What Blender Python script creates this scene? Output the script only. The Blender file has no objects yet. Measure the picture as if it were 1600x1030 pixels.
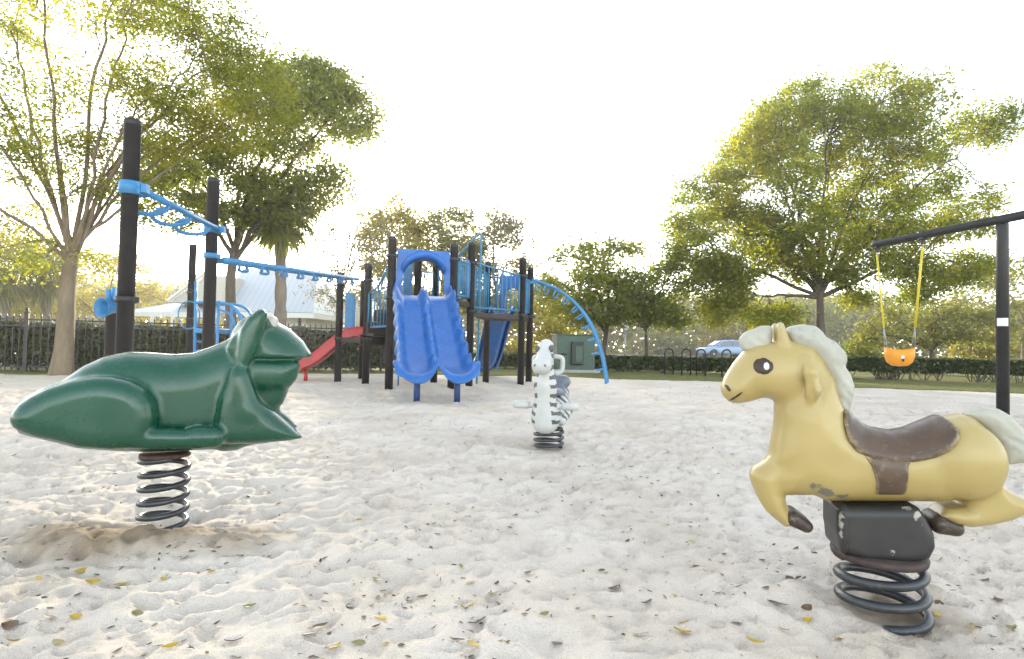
import bpy, bmesh, math, random
import numpy as np
from mathutils import Vector, Matrix

random.seed(7)
RNG = np.random.default_rng(11)
SC = bpy.context.scene
COL = SC.collection
R = math.radians

# ------------------------------------------------------------------ camera
FPX = 900.0
CAM_H = 0.714
PITCH = math.atan(25.0 / FPX)
ROLL = 0.02
_fw = Vector((0, math.cos(PITCH), math.sin(PITCH)))
_u0 = Vector((0, -math.sin(PITCH), math.cos(PITCH)))
_r0 = Vector((1, 0, 0))
_up = _u0 * math.cos(ROLL) - _r0 * math.sin(ROLL)
_rt = _r0 * math.cos(ROLL) + _u0 * math.sin(ROLL)
_cl = Vector((0, 0, CAM_H))


def P(x, y, d):
    """photo pixel (1600x1030) at a distance along the view -> world point"""
    return _cl + d * (_fw + _rt * ((x - 800) / FPX) + _up * ((515 - y) / FPX))


def G(x, y, z=0.0):
    """photo pixel on the ground -> world point"""
    v = _fw + _rt * ((x - 800) / FPX) + _up * ((515 - y) / FPX)
    k = (z - CAM_H) / v.z
    return _cl + v * k


cam_d = bpy.data.cameras.new("camera")
cam = bpy.data.objects.new("camera", cam_d)
COL.objects.link(cam)
m = Matrix.Identity(4)
for i in range(3):
    m[i][0] = _rt[i]; m[i][1] = _up[i]; m[i][2] = -_fw[i]; m[i][3] = _cl[i]
cam.matrix_world = m
cam_d.sensor_width = 36
cam_d.lens = 36 * FPX / 1600
cam_d.clip_start = 0.05
cam_d.clip_end = 2000
SC.camera = cam
SC.render.resolution_x = 1024
SC.render.resolution_y = 659

# ------------------------------------------------------------------ light
SUN_EL, SUN_AZ = R(11), R(-17)       # azimuth from +Y, positive to the right
w = bpy.data.worlds.new("World")
SC.world = w
w.use_nodes = True
nt = w.node_tree
bg = nt.nodes["Background"]
sky = nt.nodes.new("ShaderNodeTexSky")
sky.sky_type = 'NISHITA'
sky.sun_disc = False
sky.sun_elevation = SUN_EL
sky.sun_rotation = SUN_AZ
sky.air_density = 0.9
sky.dust_density = 0.5
sky.ozone_density = 0.3
hs = nt.nodes.new("ShaderNodeHueSaturation")
hs.inputs['Saturation'].default_value = 0.43
nt.links.new(sky.outputs[0], hs.inputs['Color'])
nt.links.new(hs.outputs[0], bg.inputs[0])
bg.inputs[1].default_value = 0.15
sd = bpy.data.lights.new("sun", 'SUN')
sd.energy = 2.3
sd.angle = R(5)
sd.color = (1.0, 0.88, 0.68)
so = bpy.data.objects.new("sun", sd)
COL.objects.link(so)
sdir = Vector((math.sin(SUN_AZ) * math.cos(SUN_EL), math.cos(SUN_AZ) * math.cos(SUN_EL), math.sin(SUN_EL)))
so.rotation_euler = sdir.to_track_quat('Z', 'Y').to_euler()
so.location = sdir * 60
SC.view_settings.view_transform = 'Standard'
SC.view_settings.look = 'None'
SC.view_settings.exposure = 2.46
SC.view_settings.gamma = 1
SC.cycles.max_bounces = 8
SC.cycles.transparent_max_bounces = 6
SC.cycles.use_denoising = True


# ------------------------------------------------------------------ objects
def link_mesh(name, me, mat=None, parent=None, loc=None):
    o = bpy.data.objects.new(name, me)
    COL.objects.link(o)
    if mat is not None:
        for mm in (mat if isinstance(mat, (list, tuple)) else [mat]):
            me.materials.append(mm)
    if parent is not None:
        o.parent = parent
    if loc is not None:
        o.location = loc
    return o


def tag(o, label=None, cat=None, group=None, kind=None):
    if label: o['label'] = label
    if cat: o['category'] = cat
    if group: o['group'] = group
    if kind: o['kind'] = kind
    return o


def empty(name, loc, label, cat, group=None, rz=0.0):
    o = bpy.data.objects.new(name, None)
    o.empty_display_size = 0.2
    COL.objects.link(o)
    o.location = loc
    o.rotation_euler.z = rz
    return tag(o, label, cat, group)


def fast_mesh(name, co, faces, smooth=False, mat_idx=None):
    """co (N,3); faces (M,k) constant k"""
    me = bpy.data.meshes.new(name)
    co = np.ascontiguousarray(co, dtype=np.float32)
    faces = np.ascontiguousarray(faces, dtype=np.int32)
    k = faces.shape[1]
    me.vertices.add(len(co))
    me.vertices.foreach_set("co", co.ravel())
    me.loops.add(faces.size)
    me.loops.foreach_set("vertex_index", faces.ravel())
    me.polygons.add(len(faces))
    me.polygons.foreach_set("loop_start", np.arange(0, faces.size, k, dtype=np.int32))
    me.polygons.foreach_set("loop_total", np.full(len(faces), k, dtype=np.int32))
    if smooth:
        me.polygons.foreach_set("use_smooth", np.ones(len(faces), dtype=bool))
    if mat_idx is not None:
        me.polygons.foreach_set("material_index", np.asarray(mat_idx, dtype=np.int32))
    me.update(calc_edges=True)
    return me


class MB:
    """collects simple shapes, in the local space of the thing they belong to"""
    def __init__(self, org=(0, 0, 0)):
        self.v, self.f, self.s, self.m = [], [], [], []
        self.o = Vector(org)
        self.mi = 0

    def add(self, vs, fs, smooth=True):
        n = len(self.v)
        self.v += [Vector(p) - self.o for p in vs]
        for f in fs:
            self.f.append([n + i for i in f]); self.s.append(smooth); self.m.append(self.mi)
        return self

    def tube(self, pts, r, n=10, caps=True, closed=False, smooth=True, flat=None):
        pts = [Vector(p) for p in pts]
        rs = r if isinstance(r, (list, tuple)) else [r] * len(pts)
        k = len(pts)
        vs, fs = [], []
        ref = None
        for i, p in enumerate(pts):
            if closed:
                t = pts[(i + 1) % k] - pts[i - 1]
            else:
                t = pts[min(i + 1, k - 1)] - pts[max(i - 1, 0)]
            if t.length < 1e-9: t = Vector((0, 0, 1))
            t.normalize()
            if ref is None:
                ref = Vector((0, 0, 1)) if abs(t.z) < 0.9 else Vector((1, 0, 0))
                a = t.cross(ref).normalized()
            else:
                a = (a - t * a.dot(t))
                if a.length < 1e-6: a = t.orthogonal()
                a.normalize()
            b = t.cross(a)
            for j in range(n):
                an = 2 * math.pi * j / n
                vs.append(p + (a * math.cos(an) + b * math.sin(an) * (flat or 1)) * rs[i])
        segs = k if closed else k - 1
        for i in range(segs):
            for j in range(n):
                i2 = (i + 1) % k
                fs.append((i * n + j, i * n + (j + 1) % n, i2 * n + (j + 1) % n, i2 * n + j))
        if caps and not closed:
            fs.append(tuple(range(n - 1, -1, -1)))
            fs.append(tuple((k - 1) * n + j for j in range(n)))
        return self.add(vs, fs, smooth)

    def lathe(self, prof, c, n=20, axis=(0, 0, 1), smooth=True):
        """prof: list of (r, h) along axis from c"""
        ax = Vector(axis).normalized()
        a = ax.orthogonal().normalized(); b = ax.cross(a)
        vs, fs = [], []
        for (r, h) in prof:
            for j in range(n):
                an = 2 * math.pi * j / n
                vs.append(Vector(c) + ax * h + (a * math.cos(an) + b * math.sin(an)) * r)
        for i in range(len(prof) - 1):
            for j in range(n):
                fs.append((i * n + j, i * n + (j + 1) % n, (i + 1) * n + (j + 1) % n, (i + 1) * n + j))
        fs.append(tuple(range(n - 1, -1, -1)))
        fs.append(tuple((len(prof) - 1) * n + j for j in range(n)))
        return self.add(vs, fs, smooth)

    def box(self, c, size, rot=0.0, taper=1.0):
        c = Vector(c); sx, sy, sz = [s / 2 for s in size]
        ca, sa = math.cos(rot), math.sin(rot)
        vs = []
        for z in (-1, 1):
            k = taper if z > 0 else 1
            for x, y in ((-1, -1), (1, -1), (1, 1), (-1, 1)):
                px, py = x * sx * k, y * sy * k
                vs.append(c + Vector((px * ca - py * sa, px * sa + py * ca, z * sz)))
        fs = [(3, 2, 1, 0), (4, 5, 6, 7), (0, 1, 5, 4), (1, 2, 6, 5), (2, 3, 7, 6), (3, 0, 4, 7)]
        return self.add(vs, fs, False)

    def prism(self, poly, vec):
        """polygon of 3D points extruded by vec"""
        n = len(poly); vec = Vector(vec)
        vs = [Vector(p) for p in poly] + [Vector(p) + vec for p in poly]
        fs = [tuple(range(n - 1, -1, -1)), tuple(range(n, 2 * n))]
        for i in range(n):
            fs.append((i, (i + 1) % n, n + (i + 1) % n, n + i))
        return self.add(vs, fs, False)

    def ball(self, c, r, n=12):
        r = Vector(r) if hasattr(r, '__len__') else Vector((r, r, r))
        vs, fs = [], []
        k = n // 2
        for i in range(k + 1):
            th = math.pi * i / k
            for j in range(n):
                ph = 2 * math.pi * j / n
                vs.append(Vector(c) + Vector((r.x * math.sin(th) * math.cos(ph), r.y * math.sin(th) * math.sin(ph), r.z * math.cos(th))))
        for i in range(k):
            for j in range(n):
                fs.append((i * n + j, (i + 1) * n + j, (i + 1) * n + (j + 1) % n, i * n + (j + 1) % n))
        return self.add(vs, fs, True)

    def build(self, name, mat, parent=None, bevel=0.0, loc=None):
        me = bpy.data.meshes.new(name)
        me.from_pydata([tuple(p) for p in self.v], [], self.f)
        me.polygons.foreach_set("use_smooth", self.s)
        me.polygons.foreach_set("material_index", self.m)
        me.validate()
        bm = bmesh.new(); bm.from_mesh(me)
        bmesh.ops.recalc_face_normals(bm, faces=bm.faces)
        bm.to_mesh(me); bm.free()
        me.update()
        o = link_mesh(name, me, mat, parent, loc)
        if bevel:
            b = o.modifiers.new("bevel", 'BEVEL'); b.width = bevel; b.segments = 2
            b.limit_method = 'ANGLE'; b.angle_limit = R(40)
        return o


def smooth_path(pts, n=8):
    """Catmull-Rom through pts"""
    pts = [Vector(p) for p in pts]
    out = []
    for i in range(len(pts) - 1):
        p0 = pts[max(i - 1, 0)]; p1 = pts[i]; p2 = pts[i + 1]; p3 = pts[min(i + 2, len(pts) - 1)]
        for k in range(n):
            t = k / n
            out.append(0.5 * ((2 * p1) + (p2 - p0) * t + (2 * p0 - 5 * p1 + 4 * p2 - p3) * t * t + (3 * p1 - p0 - 3 * p2 + p3) * t ** 3))
    out.append(pts[-1])
    return out


# ------------------------------------------------------------------ noise (numpy)
_PERM = RNG.permutation(256)
_PERM = np.concatenate([_PERM, _PERM, _PERM])
_GR = RNG.normal(size=(256, 2)); _GR /= np.linalg.norm(_GR, axis=1)[:, None]


def perlin2(x, y):
    xi = np.floor(x).astype(int); yi = np.floor(y).astype(int)
    xf = x - xi; yf = y - yi
    u = xf * xf * xf * (xf * (xf * 6 - 15) + 10); v = yf * yf * yf * (yf * (yf * 6 - 15) + 10)
    def g(ix, iy, dx, dy):
        h = _PERM[(_PERM[ix & 255] + iy) & 255]
        return _GR[h, 0] * dx + _GR[h, 1] * dy
    a = g(xi, yi, xf, yf); b = g(xi + 1, yi, xf - 1, yf)
    c = g(xi, yi + 1, xf, yf - 1); d = g(xi + 1, yi + 1, xf - 1, yf - 1)
    return (a + (b - a) * u) * (1 - v) + (c + (d - c) * u) * v


def hash2(ix, iy, k):
    h = np.sin(ix * 127.1 + iy * 311.7 + k * 74.7) * 43758.5453
    return h - np.floor(h)


def dimples(x, y, cell, seed, rmin, rmax):
    """footprint-like dips with a raised rim; height about -1..0.4"""
    cx = np.floor(x / cell); cy = np.floor(y / cell)
    out = np.zeros_like(x)
    for dx in (-1, 0, 1):
        for dy in (-1, 0, 1):
            ix, iy = cx + dx, cy + dy
            px = (ix + hash2(ix, iy, seed)) * cell; py = (iy + hash2(ix, iy, seed + 1)) * cell
            an = hash2(ix, iy, seed + 2) * math.pi
            rr = rmin + (rmax - rmin) * hash2(ix, iy, seed + 3)
            dep = 0.35 + 0.65 * hash2(ix, iy, seed + 4)
            ax = (x - px) * np.cos(an) + (y - py) * np.sin(an)
            ay = -(x - px) * np.sin(an) + (y - py) * np.cos(an)
            q = np.sqrt((ax / (rr * 1.5)) ** 2 + (ay / (rr * 0.75)) ** 2)
            out += dep * (-np.exp(-(q * 1.1) ** 4) + 0.42 * np.exp(-((q - 1.3) / 0.3) ** 2))
    return out


# ------------------------------------------------------------------ implicit shapes
class Grid:
    def __init__(self, lo, hi, h):
        self.h = h
        self.lo = np.array(lo, float)
        n = np.ceil((np.array(hi) - self.lo) / h).astype(int) + 1
        self.ax = [self.lo[i] + h * np.arange(n[i]) for i in range(3)]
        self.X = self.ax[0][:, None, None]; self.Y = self.ax[1][None, :, None]; self.Z = self.ax[2][None, None, :]
        self.Ya = np.abs(self.Y)

    def cone(self, a, b, ra, rb, mirror=False):
        a = np.array(a, float); b = np.array(b, float); ab = b - a
        Y = self.Ya if mirror else self.Y
        px, py, pz = self.X - a[0], Y - a[1], self.Z - a[2]
        t = np.clip((px * ab[0] + py * ab[1] + pz * ab[2]) / max(ab.dot(ab), 1e-9), 0, 1)
        return np.sqrt((px - t * ab[0]) ** 2 + (py - t * ab[1]) ** 2 + (pz - t * ab[2]) ** 2) - (ra + (rb - ra) * t)

    def ell(self, c, r, mirror=False):
        Y = self.Ya if mirror else self.Y
        x, y, z = self.X - c[0], Y - c[1], self.Z - c[2]
        k0 = np.sqrt((x / r[0]) ** 2 + (y / r[1]) ** 2 + (z / r[2]) ** 2)
        k1 = np.sqrt((x / r[0] ** 2) ** 2 + (y / r[1] ** 2) ** 2 + (z / r[2] ** 2) ** 2)
        return k0 * (k0 - 1) / np.maximum(k1, 1e-6)

    def poly2(self, poly):
        """signed distance to an xz polygon, on the xz grid (negative inside)"""
        x = self.ax[0][:, None]; z = self.ax[2][None, :]
        d2 = np.full((len(self.ax[0]), len(self.ax[2])), 1e9); ins = np.zeros(d2.shape, bool)
        n = len(poly)
        for i in range(n):
            ax, az = poly[i]; bx, bz = poly[(i + 1) % n]
            ex, ez = bx - ax, bz - az
            t = np.clip(((x - ax) * ex + (z - az) * ez) / max(ex * ex + ez * ez, 1e-12), 0, 1)
            d2 = np.minimum(d2, (x - ax - t * ex) ** 2 + (z - az - t * ez) ** 2)
            if abs(ez) > 1e-12:
                c = ((az > z) != (bz > z)) & (x < ex * (z - az) / ez + ax)
                ins ^= c
        d = np.sqrt(d2)
        return np.where(ins, -d, d)

    def slab(self, poly, h, rad=None, off=0.0, mirror=False):
        """polygon in xz given thickness +-h in y with rounded edges"""
        rad = h if rad is None else rad
        d = self.poly2(poly)[:, None, :]
        y = np.abs((self.Ya if mirror else self.Y) - off)
        q1 = d + rad; q2 = y - h + rad
        return np.minimum(np.maximum(q1, q2), 0) + np.sqrt(np.maximum(q1, 0) ** 2 + np.maximum(q2, 0) ** 2) - rad

    def surf_y(self, F, x, z):
        """nearest surface y on the camera side (-y) at x,z"""
        i = int(round((x - self.lo[0]) / self.h)); k = int(round((z - self.lo[2]) / self.h))
        col = F[i, :, k]
        j = np.nonzero(col < 0)[0]
        if len(j) == 0: return 0.0
        j = j[0]
        a, b = col[j - 1], col[j]
        return self.ax[1][j - 1] + self.h * a / (a - b)

    def mesh(self, name, F, smooth_it=2):
        ins = F < 0
        nx, ny, nz = F.shape
        c = [F[dx:nx - 1 + dx, dy:ny - 1 + dy, dz:nz - 1 + dz] for dx in (0, 1) for dy in (0, 1) for dz in (0, 1)]
        s = np.zeros(c[0].shape, int)
        for q in c: s += (q < 0)
        act = (s > 0) & (s < 8)
        idx = -np.ones(act.shape, int)
        ijk = np.argwhere(act); idx[act] = np.arange(len(ijk))
        cv = np.stack([q[act] for q in c], 1)
        offs = np.array([(dx, dy, dz) for dx in (0, 1) for dy in (0, 1) for dz in (0, 1)], float)
        acc = np.zeros((len(ijk), 3)); cnt = np.zeros(len(ijk))
        for a in range(8):
            for b in range(a + 1, 8):
                if np.abs(offs[a] - offs[b]).sum() != 1: continue
                fa, fb = cv[:, a], cv[:, b]
                mk = (fa < 0) != (fb < 0)
                t = np.where(mk, fa / np.where(mk, fa - fb, 1), 0)
                acc += np.where(mk[:, None], offs[a] + t[:, None] * (offs[b] - offs[a]), 0); cnt += mk
        V = self.lo + self.h * (ijk + acc / cnt[:, None])
        quads = []
        for ax in range(3):
            sl0 = [slice(None)] * 3; sl1 = [slice(None)] * 3
            sl0[ax] = slice(0, -1); sl1[ax] = slice(1, None)
            A, B = ins[tuple(sl0)], ins[tuple(sl1)]
            e = np.argwhere(A != B)
            fl = A[A != B]
            o1, o2 = [(1, 2), (2, 0), (0, 1)][ax]
            ok = (e[:, o1] > 0) & (e[:, o2] > 0) & (e[:, o1] < ins.shape[o1] - 1) & (e[:, o2] < ins.shape[o2] - 1)
            e = e[ok]; fl = fl[ok]
            def cell(d1, d2):
                q = e.copy(); q[:, o1] -= d1; q[:, o2] -= d2
                return idx[q[:, 0], q[:, 1], q[:, 2]]
            q = np.stack([cell(1, 1), cell(0, 1), cell(0, 0), cell(1, 0)], 1)
            q[~fl] = q[~fl][:, ::-1]
            quads.append(q)
        Q = np.concatenate(quads)
        Q = Q[(Q >= 0).all(1)]
        E = np.concatenate([Q[:, [0, 1]], Q[:, [1, 2]], Q[:, [2, 3]], Q[:, [3, 0]]])
        for it in range(smooth_it):
            for lam in (0.5, -0.52):
                sm = np.zeros_like(V); n = np.zeros(len(V))
                np.add.at(sm, E[:, 0], V[E[:, 1]]); np.add.at(n, E[:, 0], 1)
                np.add.at(sm, E[:, 1], V[E[:, 0]]); np.add.at(n, E[:, 1], 1)
                V = V + lam * (sm / np.maximum(n, 1)[:, None] - V)
        return fast_mesh(name, V, Q, smooth=True)


def smin(a, b, k):
    h = np.clip(0.5 + 0.5 * (b - a) / k, 0, 1)
    return b + (a - b) * h - k * h * (1 - h)


def smax(a, b, k):
    return -smin(-a, -b, k)


# ------------------------------------------------------------------ materials
def newmat(name):
    mt = bpy.data.materials.new(name)
    mt.use_nodes = True
    nt = mt.node_tree
    bs = nt.nodes["Principled BSDF"]
    return mt, nt, bs


def N(nt, typ, **kw):
    n = nt.nodes.new(typ)
    for k, v in kw.items():
        if hasattr(n, k) and not k.startswith('in_'):
            setattr(n, k, v)
    return n


def mix_rgb(nt, fac, a, b, mode='MIX'):
    n = nt.nodes.new("ShaderNodeMix"); n.data_type = 'RGBA'; n.blend_type = mode
    for sock, v in ((n.inputs[0], fac), (n.inputs[6], a), (n.inputs[7], b)):
        if hasattr(v, 'is_output') or isinstance(v, bpy.types.NodeSocket):
            nt.links.new(v, sock)
        else:
            sock.default_value = v if not isinstance(v, tuple) or len(v) == 4 else (*v, 1)
    return n.outputs[2]


def ramp(nt, src, stops):
    n = nt.nodes.new("ShaderNodeValToRGB")
    el = n.color_ramp.elements
    while len(el) < len(stops): el.new(0.5)
    for e, (p, c) in zip(el, stops):
        e.position = p
        e.color = (*c, 1) if hasattr(c, '__len__') else (c, c, c, 1)
    nt.links.new(src, n.inputs[0])
    return n.outputs[0]


def noise(nt, scale, detail=4, rough=0.55, vec=None, dim='3D'):
    n = nt.nodes.new("ShaderNodeTexNoise")
    n.inputs['Scale'].default_value = scale
    n.inputs['Detail'].default_value = detail
    n.inputs['Roughness'].default_value = rough
    if vec is None:
        tc = nt.nodes.new("ShaderNodeTexCoord"); vec = tc.outputs['Object']
    nt.links.new(vec, n.inputs['Vector'])
    return n.outputs[0]


def bump(nt, bs, h, strength=0.3, dist=0.01):
    b = nt.nodes.new("ShaderNodeBump")
    b.inputs['Strength'].default_value = strength; b.inputs['Distance'].default_value = dist
    nt.links.new(h, b.inputs['Height'])
    nt.links.new(b.outputs[0], bs.inputs['Normal'])


def paint(name, col, rough=0.35, var=0.15, coat=0.0, spec=0.5, bumpy=0.0, scale=9, dirt=None, dirt_amt=0.25, metal=0.0, worn=None, worn_amt=0.6):
    mt, nt, bs = newmat(name)
    n = noise(nt, scale, 5)
    lo = tuple(c * (1 - var) for c in col); hi = tuple(min(1, c * (1 + var)) for c in col)
    c = ramp(nt, n, [(0.3, lo), (0.7, hi)])
    if dirt:
        n2 = noise(nt, scale * 3.1, 8, 0.7)
        f = ramp(nt, n2, [(0.56, 0.0), (0.72, dirt_amt)])
        c = mix_rgb(nt, f, c, dirt)
    if worn:
        # paint rubbed off the raised edges
        ge = nt.nodes.new("ShaderNodeNewGeometry")
        ad = nt.nodes.new("ShaderNodeMath"); ad.operation = 'MULTIPLY_ADD'; ad.inputs[1].default_value = 0.10
        nt.links.new(noise(nt, scale * 4, 5, 0.65), ad.inputs[0]); nt.links.new(ge.outputs['Pointiness'], ad.inputs[2])
        c = mix_rgb(nt, ramp(nt, ad.outputs[0], [(0.575, 0.0), (0.62, worn_amt)]), c, worn)
    nt.links.new(c, bs.inputs['Base Color'])
    r = ramp(nt, noise(nt, scale * 2.3, 6, 0.65), [(0.3, max(0.04, rough - 0.08)), (0.75, min(1, rough + 0.12))])
    nt.links.new(r, bs.inputs['Roughness'])
    bs.inputs['Coat Weight'].default_value = coat
    bs.inputs['Coat Roughness'].default_value = 0.12
    bs.inputs['Specular IOR Level'].default_value = spec
    bs.inputs['Metallic'].default_value = metal
    if bumpy:
        bump(nt, bs, noise(nt, scale * 4, 4), bumpy, 0.004)
    return mt


def leaf_mat(name, stops, trans=0.5, tint=(1.32, 1.36, 0.45), rough=0.5):
    mt = bpy.data.materials.new(name); mt.use_nodes = True
    nt = mt.node_tree
    nt.nodes.remove(nt.nodes["Principled BSDF"])
    geo = nt.nodes.new("ShaderNodeNewGeometry")
    c = ramp(nt, geo.outputs['Random Per Island'], stops)
    tc = nt.nodes.new("ShaderNodeTexCoord")
    n = noise(nt, 0.55, 3, 0.5, tc.outputs['Object'])
    c = mix_rgb(nt, ramp(nt, n, [(0.35, 0.0), (0.7, 0.65)]), c, tuple(min(1, s) for s in (stops[-1][1])))
    d = nt.nodes.new("ShaderNodeBsdfDiffuse"); nt.links.new(c, d.inputs[0])
    t = nt.nodes.new("ShaderNodeBsdfTranslucent")
    tcn = mix_rgb(nt, 1.0, c, tint, 'MULTIPLY'); nt.links.new(tcn, t.inputs[0])
    mx = nt.nodes.new("ShaderNodeMixShader"); mx.inputs[0].default_value = trans
    nt.links.new(d.outputs[0], mx.inputs[1]); nt.links.new(t.outputs[0], mx.inputs[2])
    g = nt.nodes.new("ShaderNodeBsdfGlossy"); g.inputs['Roughness'].default_value = rough
    g.inputs[0].default_value = (0.8, 0.85, 0.8, 1)
    mx2 = nt.nodes.new("ShaderNodeMixShader"); mx2.inputs[0].default_value = 0.06
    nt.links.new(mx.outputs[0], mx2.inputs[1]); nt.links.new(g.outputs[0], mx2.inputs[2])
    nt.links.new(mx2.outputs[0], nt.nodes["Material Output"].inputs[0])
    return mt


def bark_mat(name, a, b, scale=6, stretch=0.25):
    mt, nt, bs = newmat(name)
    tc = nt.nodes.new("ShaderNodeTexCoord")
    mp = nt.nodes.new("ShaderNodeMapping"); mp.inputs['Scale'].default_value = (1, 1, stretch)
    nt.links.new(tc.outputs['Object'], mp.inputs[0])
    n = noise(nt, scale, 8, 0.65, mp.outputs[0])
    nt.links.new(ramp(nt, n, [(0.3, a), (0.68, b)]), bs.inputs['Base Color'])
    bs.inputs['Roughness'].default_value = 0.9
    bump(nt, bs, noise(nt, scale * 3, 6, 0.6, mp.outputs[0]), 0.6, 0.03)
    return mt


M = {}
M['black'] = paint('black_powder_coat', (0.012, 0.011, 0.012), 0.45, 0.3, dirt=(0.10, 0.09, 0.085), dirt_amt=0.12)
M['blue'] = paint('blue_moulded_plastic', (0.008, 0.105, 0.37), 0.40, 0.12, coat=0.15, scale=5, dirt=(0.25, 0.36, 0.55), dirt_amt=0.35, worn=(0.22, 0.38, 0.62), worn_amt=0.45)
M['bluepanel'] = paint('blue_sheet_plastic', (0.009, 0.115, 0.40), 0.42, 0.12, scale=4, dirt=(0.2, 0.3, 0.5), dirt_amt=0.2)
M['skyblue'] = paint('light_blue_powder_coat', (0.035, 0.20, 0.42), 0.4, 0.15, dirt=(0.3, 0.35, 0.4), dirt_amt=0.25)
M['teal'] = paint('teal_powder_coat', (0.035, 0.19, 0.33), 0.42, 0.15, dirt=(0.25, 0.3, 0.32), dirt_amt=0.25)
M['red'] = paint('red_moulded_plastic', (0.40, 0.010, 0.012), 0.38, 0.12, coat=0.1, scale=5, dirt=(0.5, 0.15, 0.12), dirt_amt=0.2)
M['deck'] = paint('brown_deck_coating', (0.035, 0.024, 0.022), 0.6, 0.25, bumpy=0.2)
M['spring'] = paint('dark_spring_steel', (0.028, 0.032, 0.038), 0.35, 0.3, spec=0.6, dirt=(0.16, 0.13, 0.11), dirt_amt=0.5, bumpy=0.1, scale=20)
M['rust'] = paint('rusty_steel', (0.085, 0.045, 0.035), 0.7, 0.4, dirt=(0.12, 0.10, 0.09), dirt_amt=0.5, bumpy=0.3, scale=25)
M['galv'] = paint('galvanised_steel', (0.35, 0.36, 0.37), 0.45, 0.15, metal=0.6)
M['white'] = paint('white_paint', (0.72, 0.72, 0.70), 0.5, 0.08, dirt=(0.4, 0.38, 0.34), dirt_amt=0.25)
M['yellow'] = paint('yellow_vinyl', (0.62, 0.50, 0.03), 0.45, 0.1)
M['orange'] = paint('orange_plastic', (0.74, 0.29, 0.018), 0.42, 0.1)
M['fence'] = paint('black_fence_paint', (0.014, 0.014, 0.015), 0.5, 0.3)
M['boxgreen'] = paint('green_enamel', (0.045, 0.085, 0.062), 0.5, 0.15, dirt=(0.13, 0.15, 0.12), dirt_amt=0.3)
M['boxdark'] = paint('dark_green_enamel', (0.015, 0.028, 0.022), 0.5, 0.2)

# ================================================================== GROUND
def sand_edge(x):
    """distance (y) where the sand stops, for a world x"""
    xs = np.array([-40, -14, -9, -5, -2, 0, 2, 4, 6, 8, 11, 16, 40.])
    ys = np.array([9.4, 10.6, 11.0, 13.2, 13.8, 13.9, 13.7, 13.2, 12.5, 11.6, 11.0, 10.4, 9.5])
    return np.interp(x, xs, ys) + 0.18 * np.sin(x * 1.7) + 0.1 * np.sin(x * 4.3 + 1)


FROG = G(255, 823); HORSE = G(1379, 955); ZEBRA = G(857, 700)


def sand_h(x, y):
    r = np.sqrt(x * x + y * y)
    h = 0.020 * perlin2(x * 0.9, y * 0.9) + 0.014 * perlin2(x * 2.3 + 9, y * 2.3)
    wx = x + 0.05 * perlin2(x * 5, y * 5 + 3); wy = y + 0.05 * perlin2(x * 5 + 7, y * 5)
    h += 0.0085 * perlin2(wx * 6.5 + 3, wy * 6.5)
    h += 0.012 * dimples(wx, wy, 0.30, 1, 0.05, 0.11)
    h += 0.010 * dimples(wx + 40, wy + 11, 0.17, 9, 0.03, 0.06)
    h += 0.0105 * dimples(wx + 13, wy + 31, 0.09, 19, 0.015, 0.035)
    h += 0.005 * perlin2(wx * 17, wy * 17 + 5) + 0.0028 * perlin2(wx * 41, wy * 41 + 15)
    far = np.clip((r - 9) / 4, 0, 1)
    h = h * (1 + 1.0 * np.clip((r - 1.2) / 2.5, 0, 1)) * (1 - 0.6 * far)
    # loose heap in front of the frog, hollows under the springs
    def bumpf(c, ox, oy, rx, ry): return np.exp(-(((x - c.x - ox) / rx) ** 2 + ((y - c.y - oy) / ry) ** 2))
    h += 0.055 * bumpf(FROG, 0.02, -0.20, 0.40, 0.10) - 0.012 * bumpf(FROG, 0, 0.05, 0.25, 0.15)
    h += 0.03 * bumpf(FROG, -0.35, -0.05, 0.25, 0.12)
    h += 0.035 * bumpf(HORSE, -0.24, 0.02, 0.14, 0.16) - 0.015 * bumpf(HORSE, 0.0, 0.02, 0.14, 0.14)
    h += 0.02 * bumpf(HORSE, 0.22, 0.10, 0.16, 0.14)
    h -= 0.01 * bumpf(ZEBRA, 0, 0, 0.25, 0.2)
    return h


def sand_z(x, y):
    return float(sand_h(np.array([x], float), np.array([y], float))[0])


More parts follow.
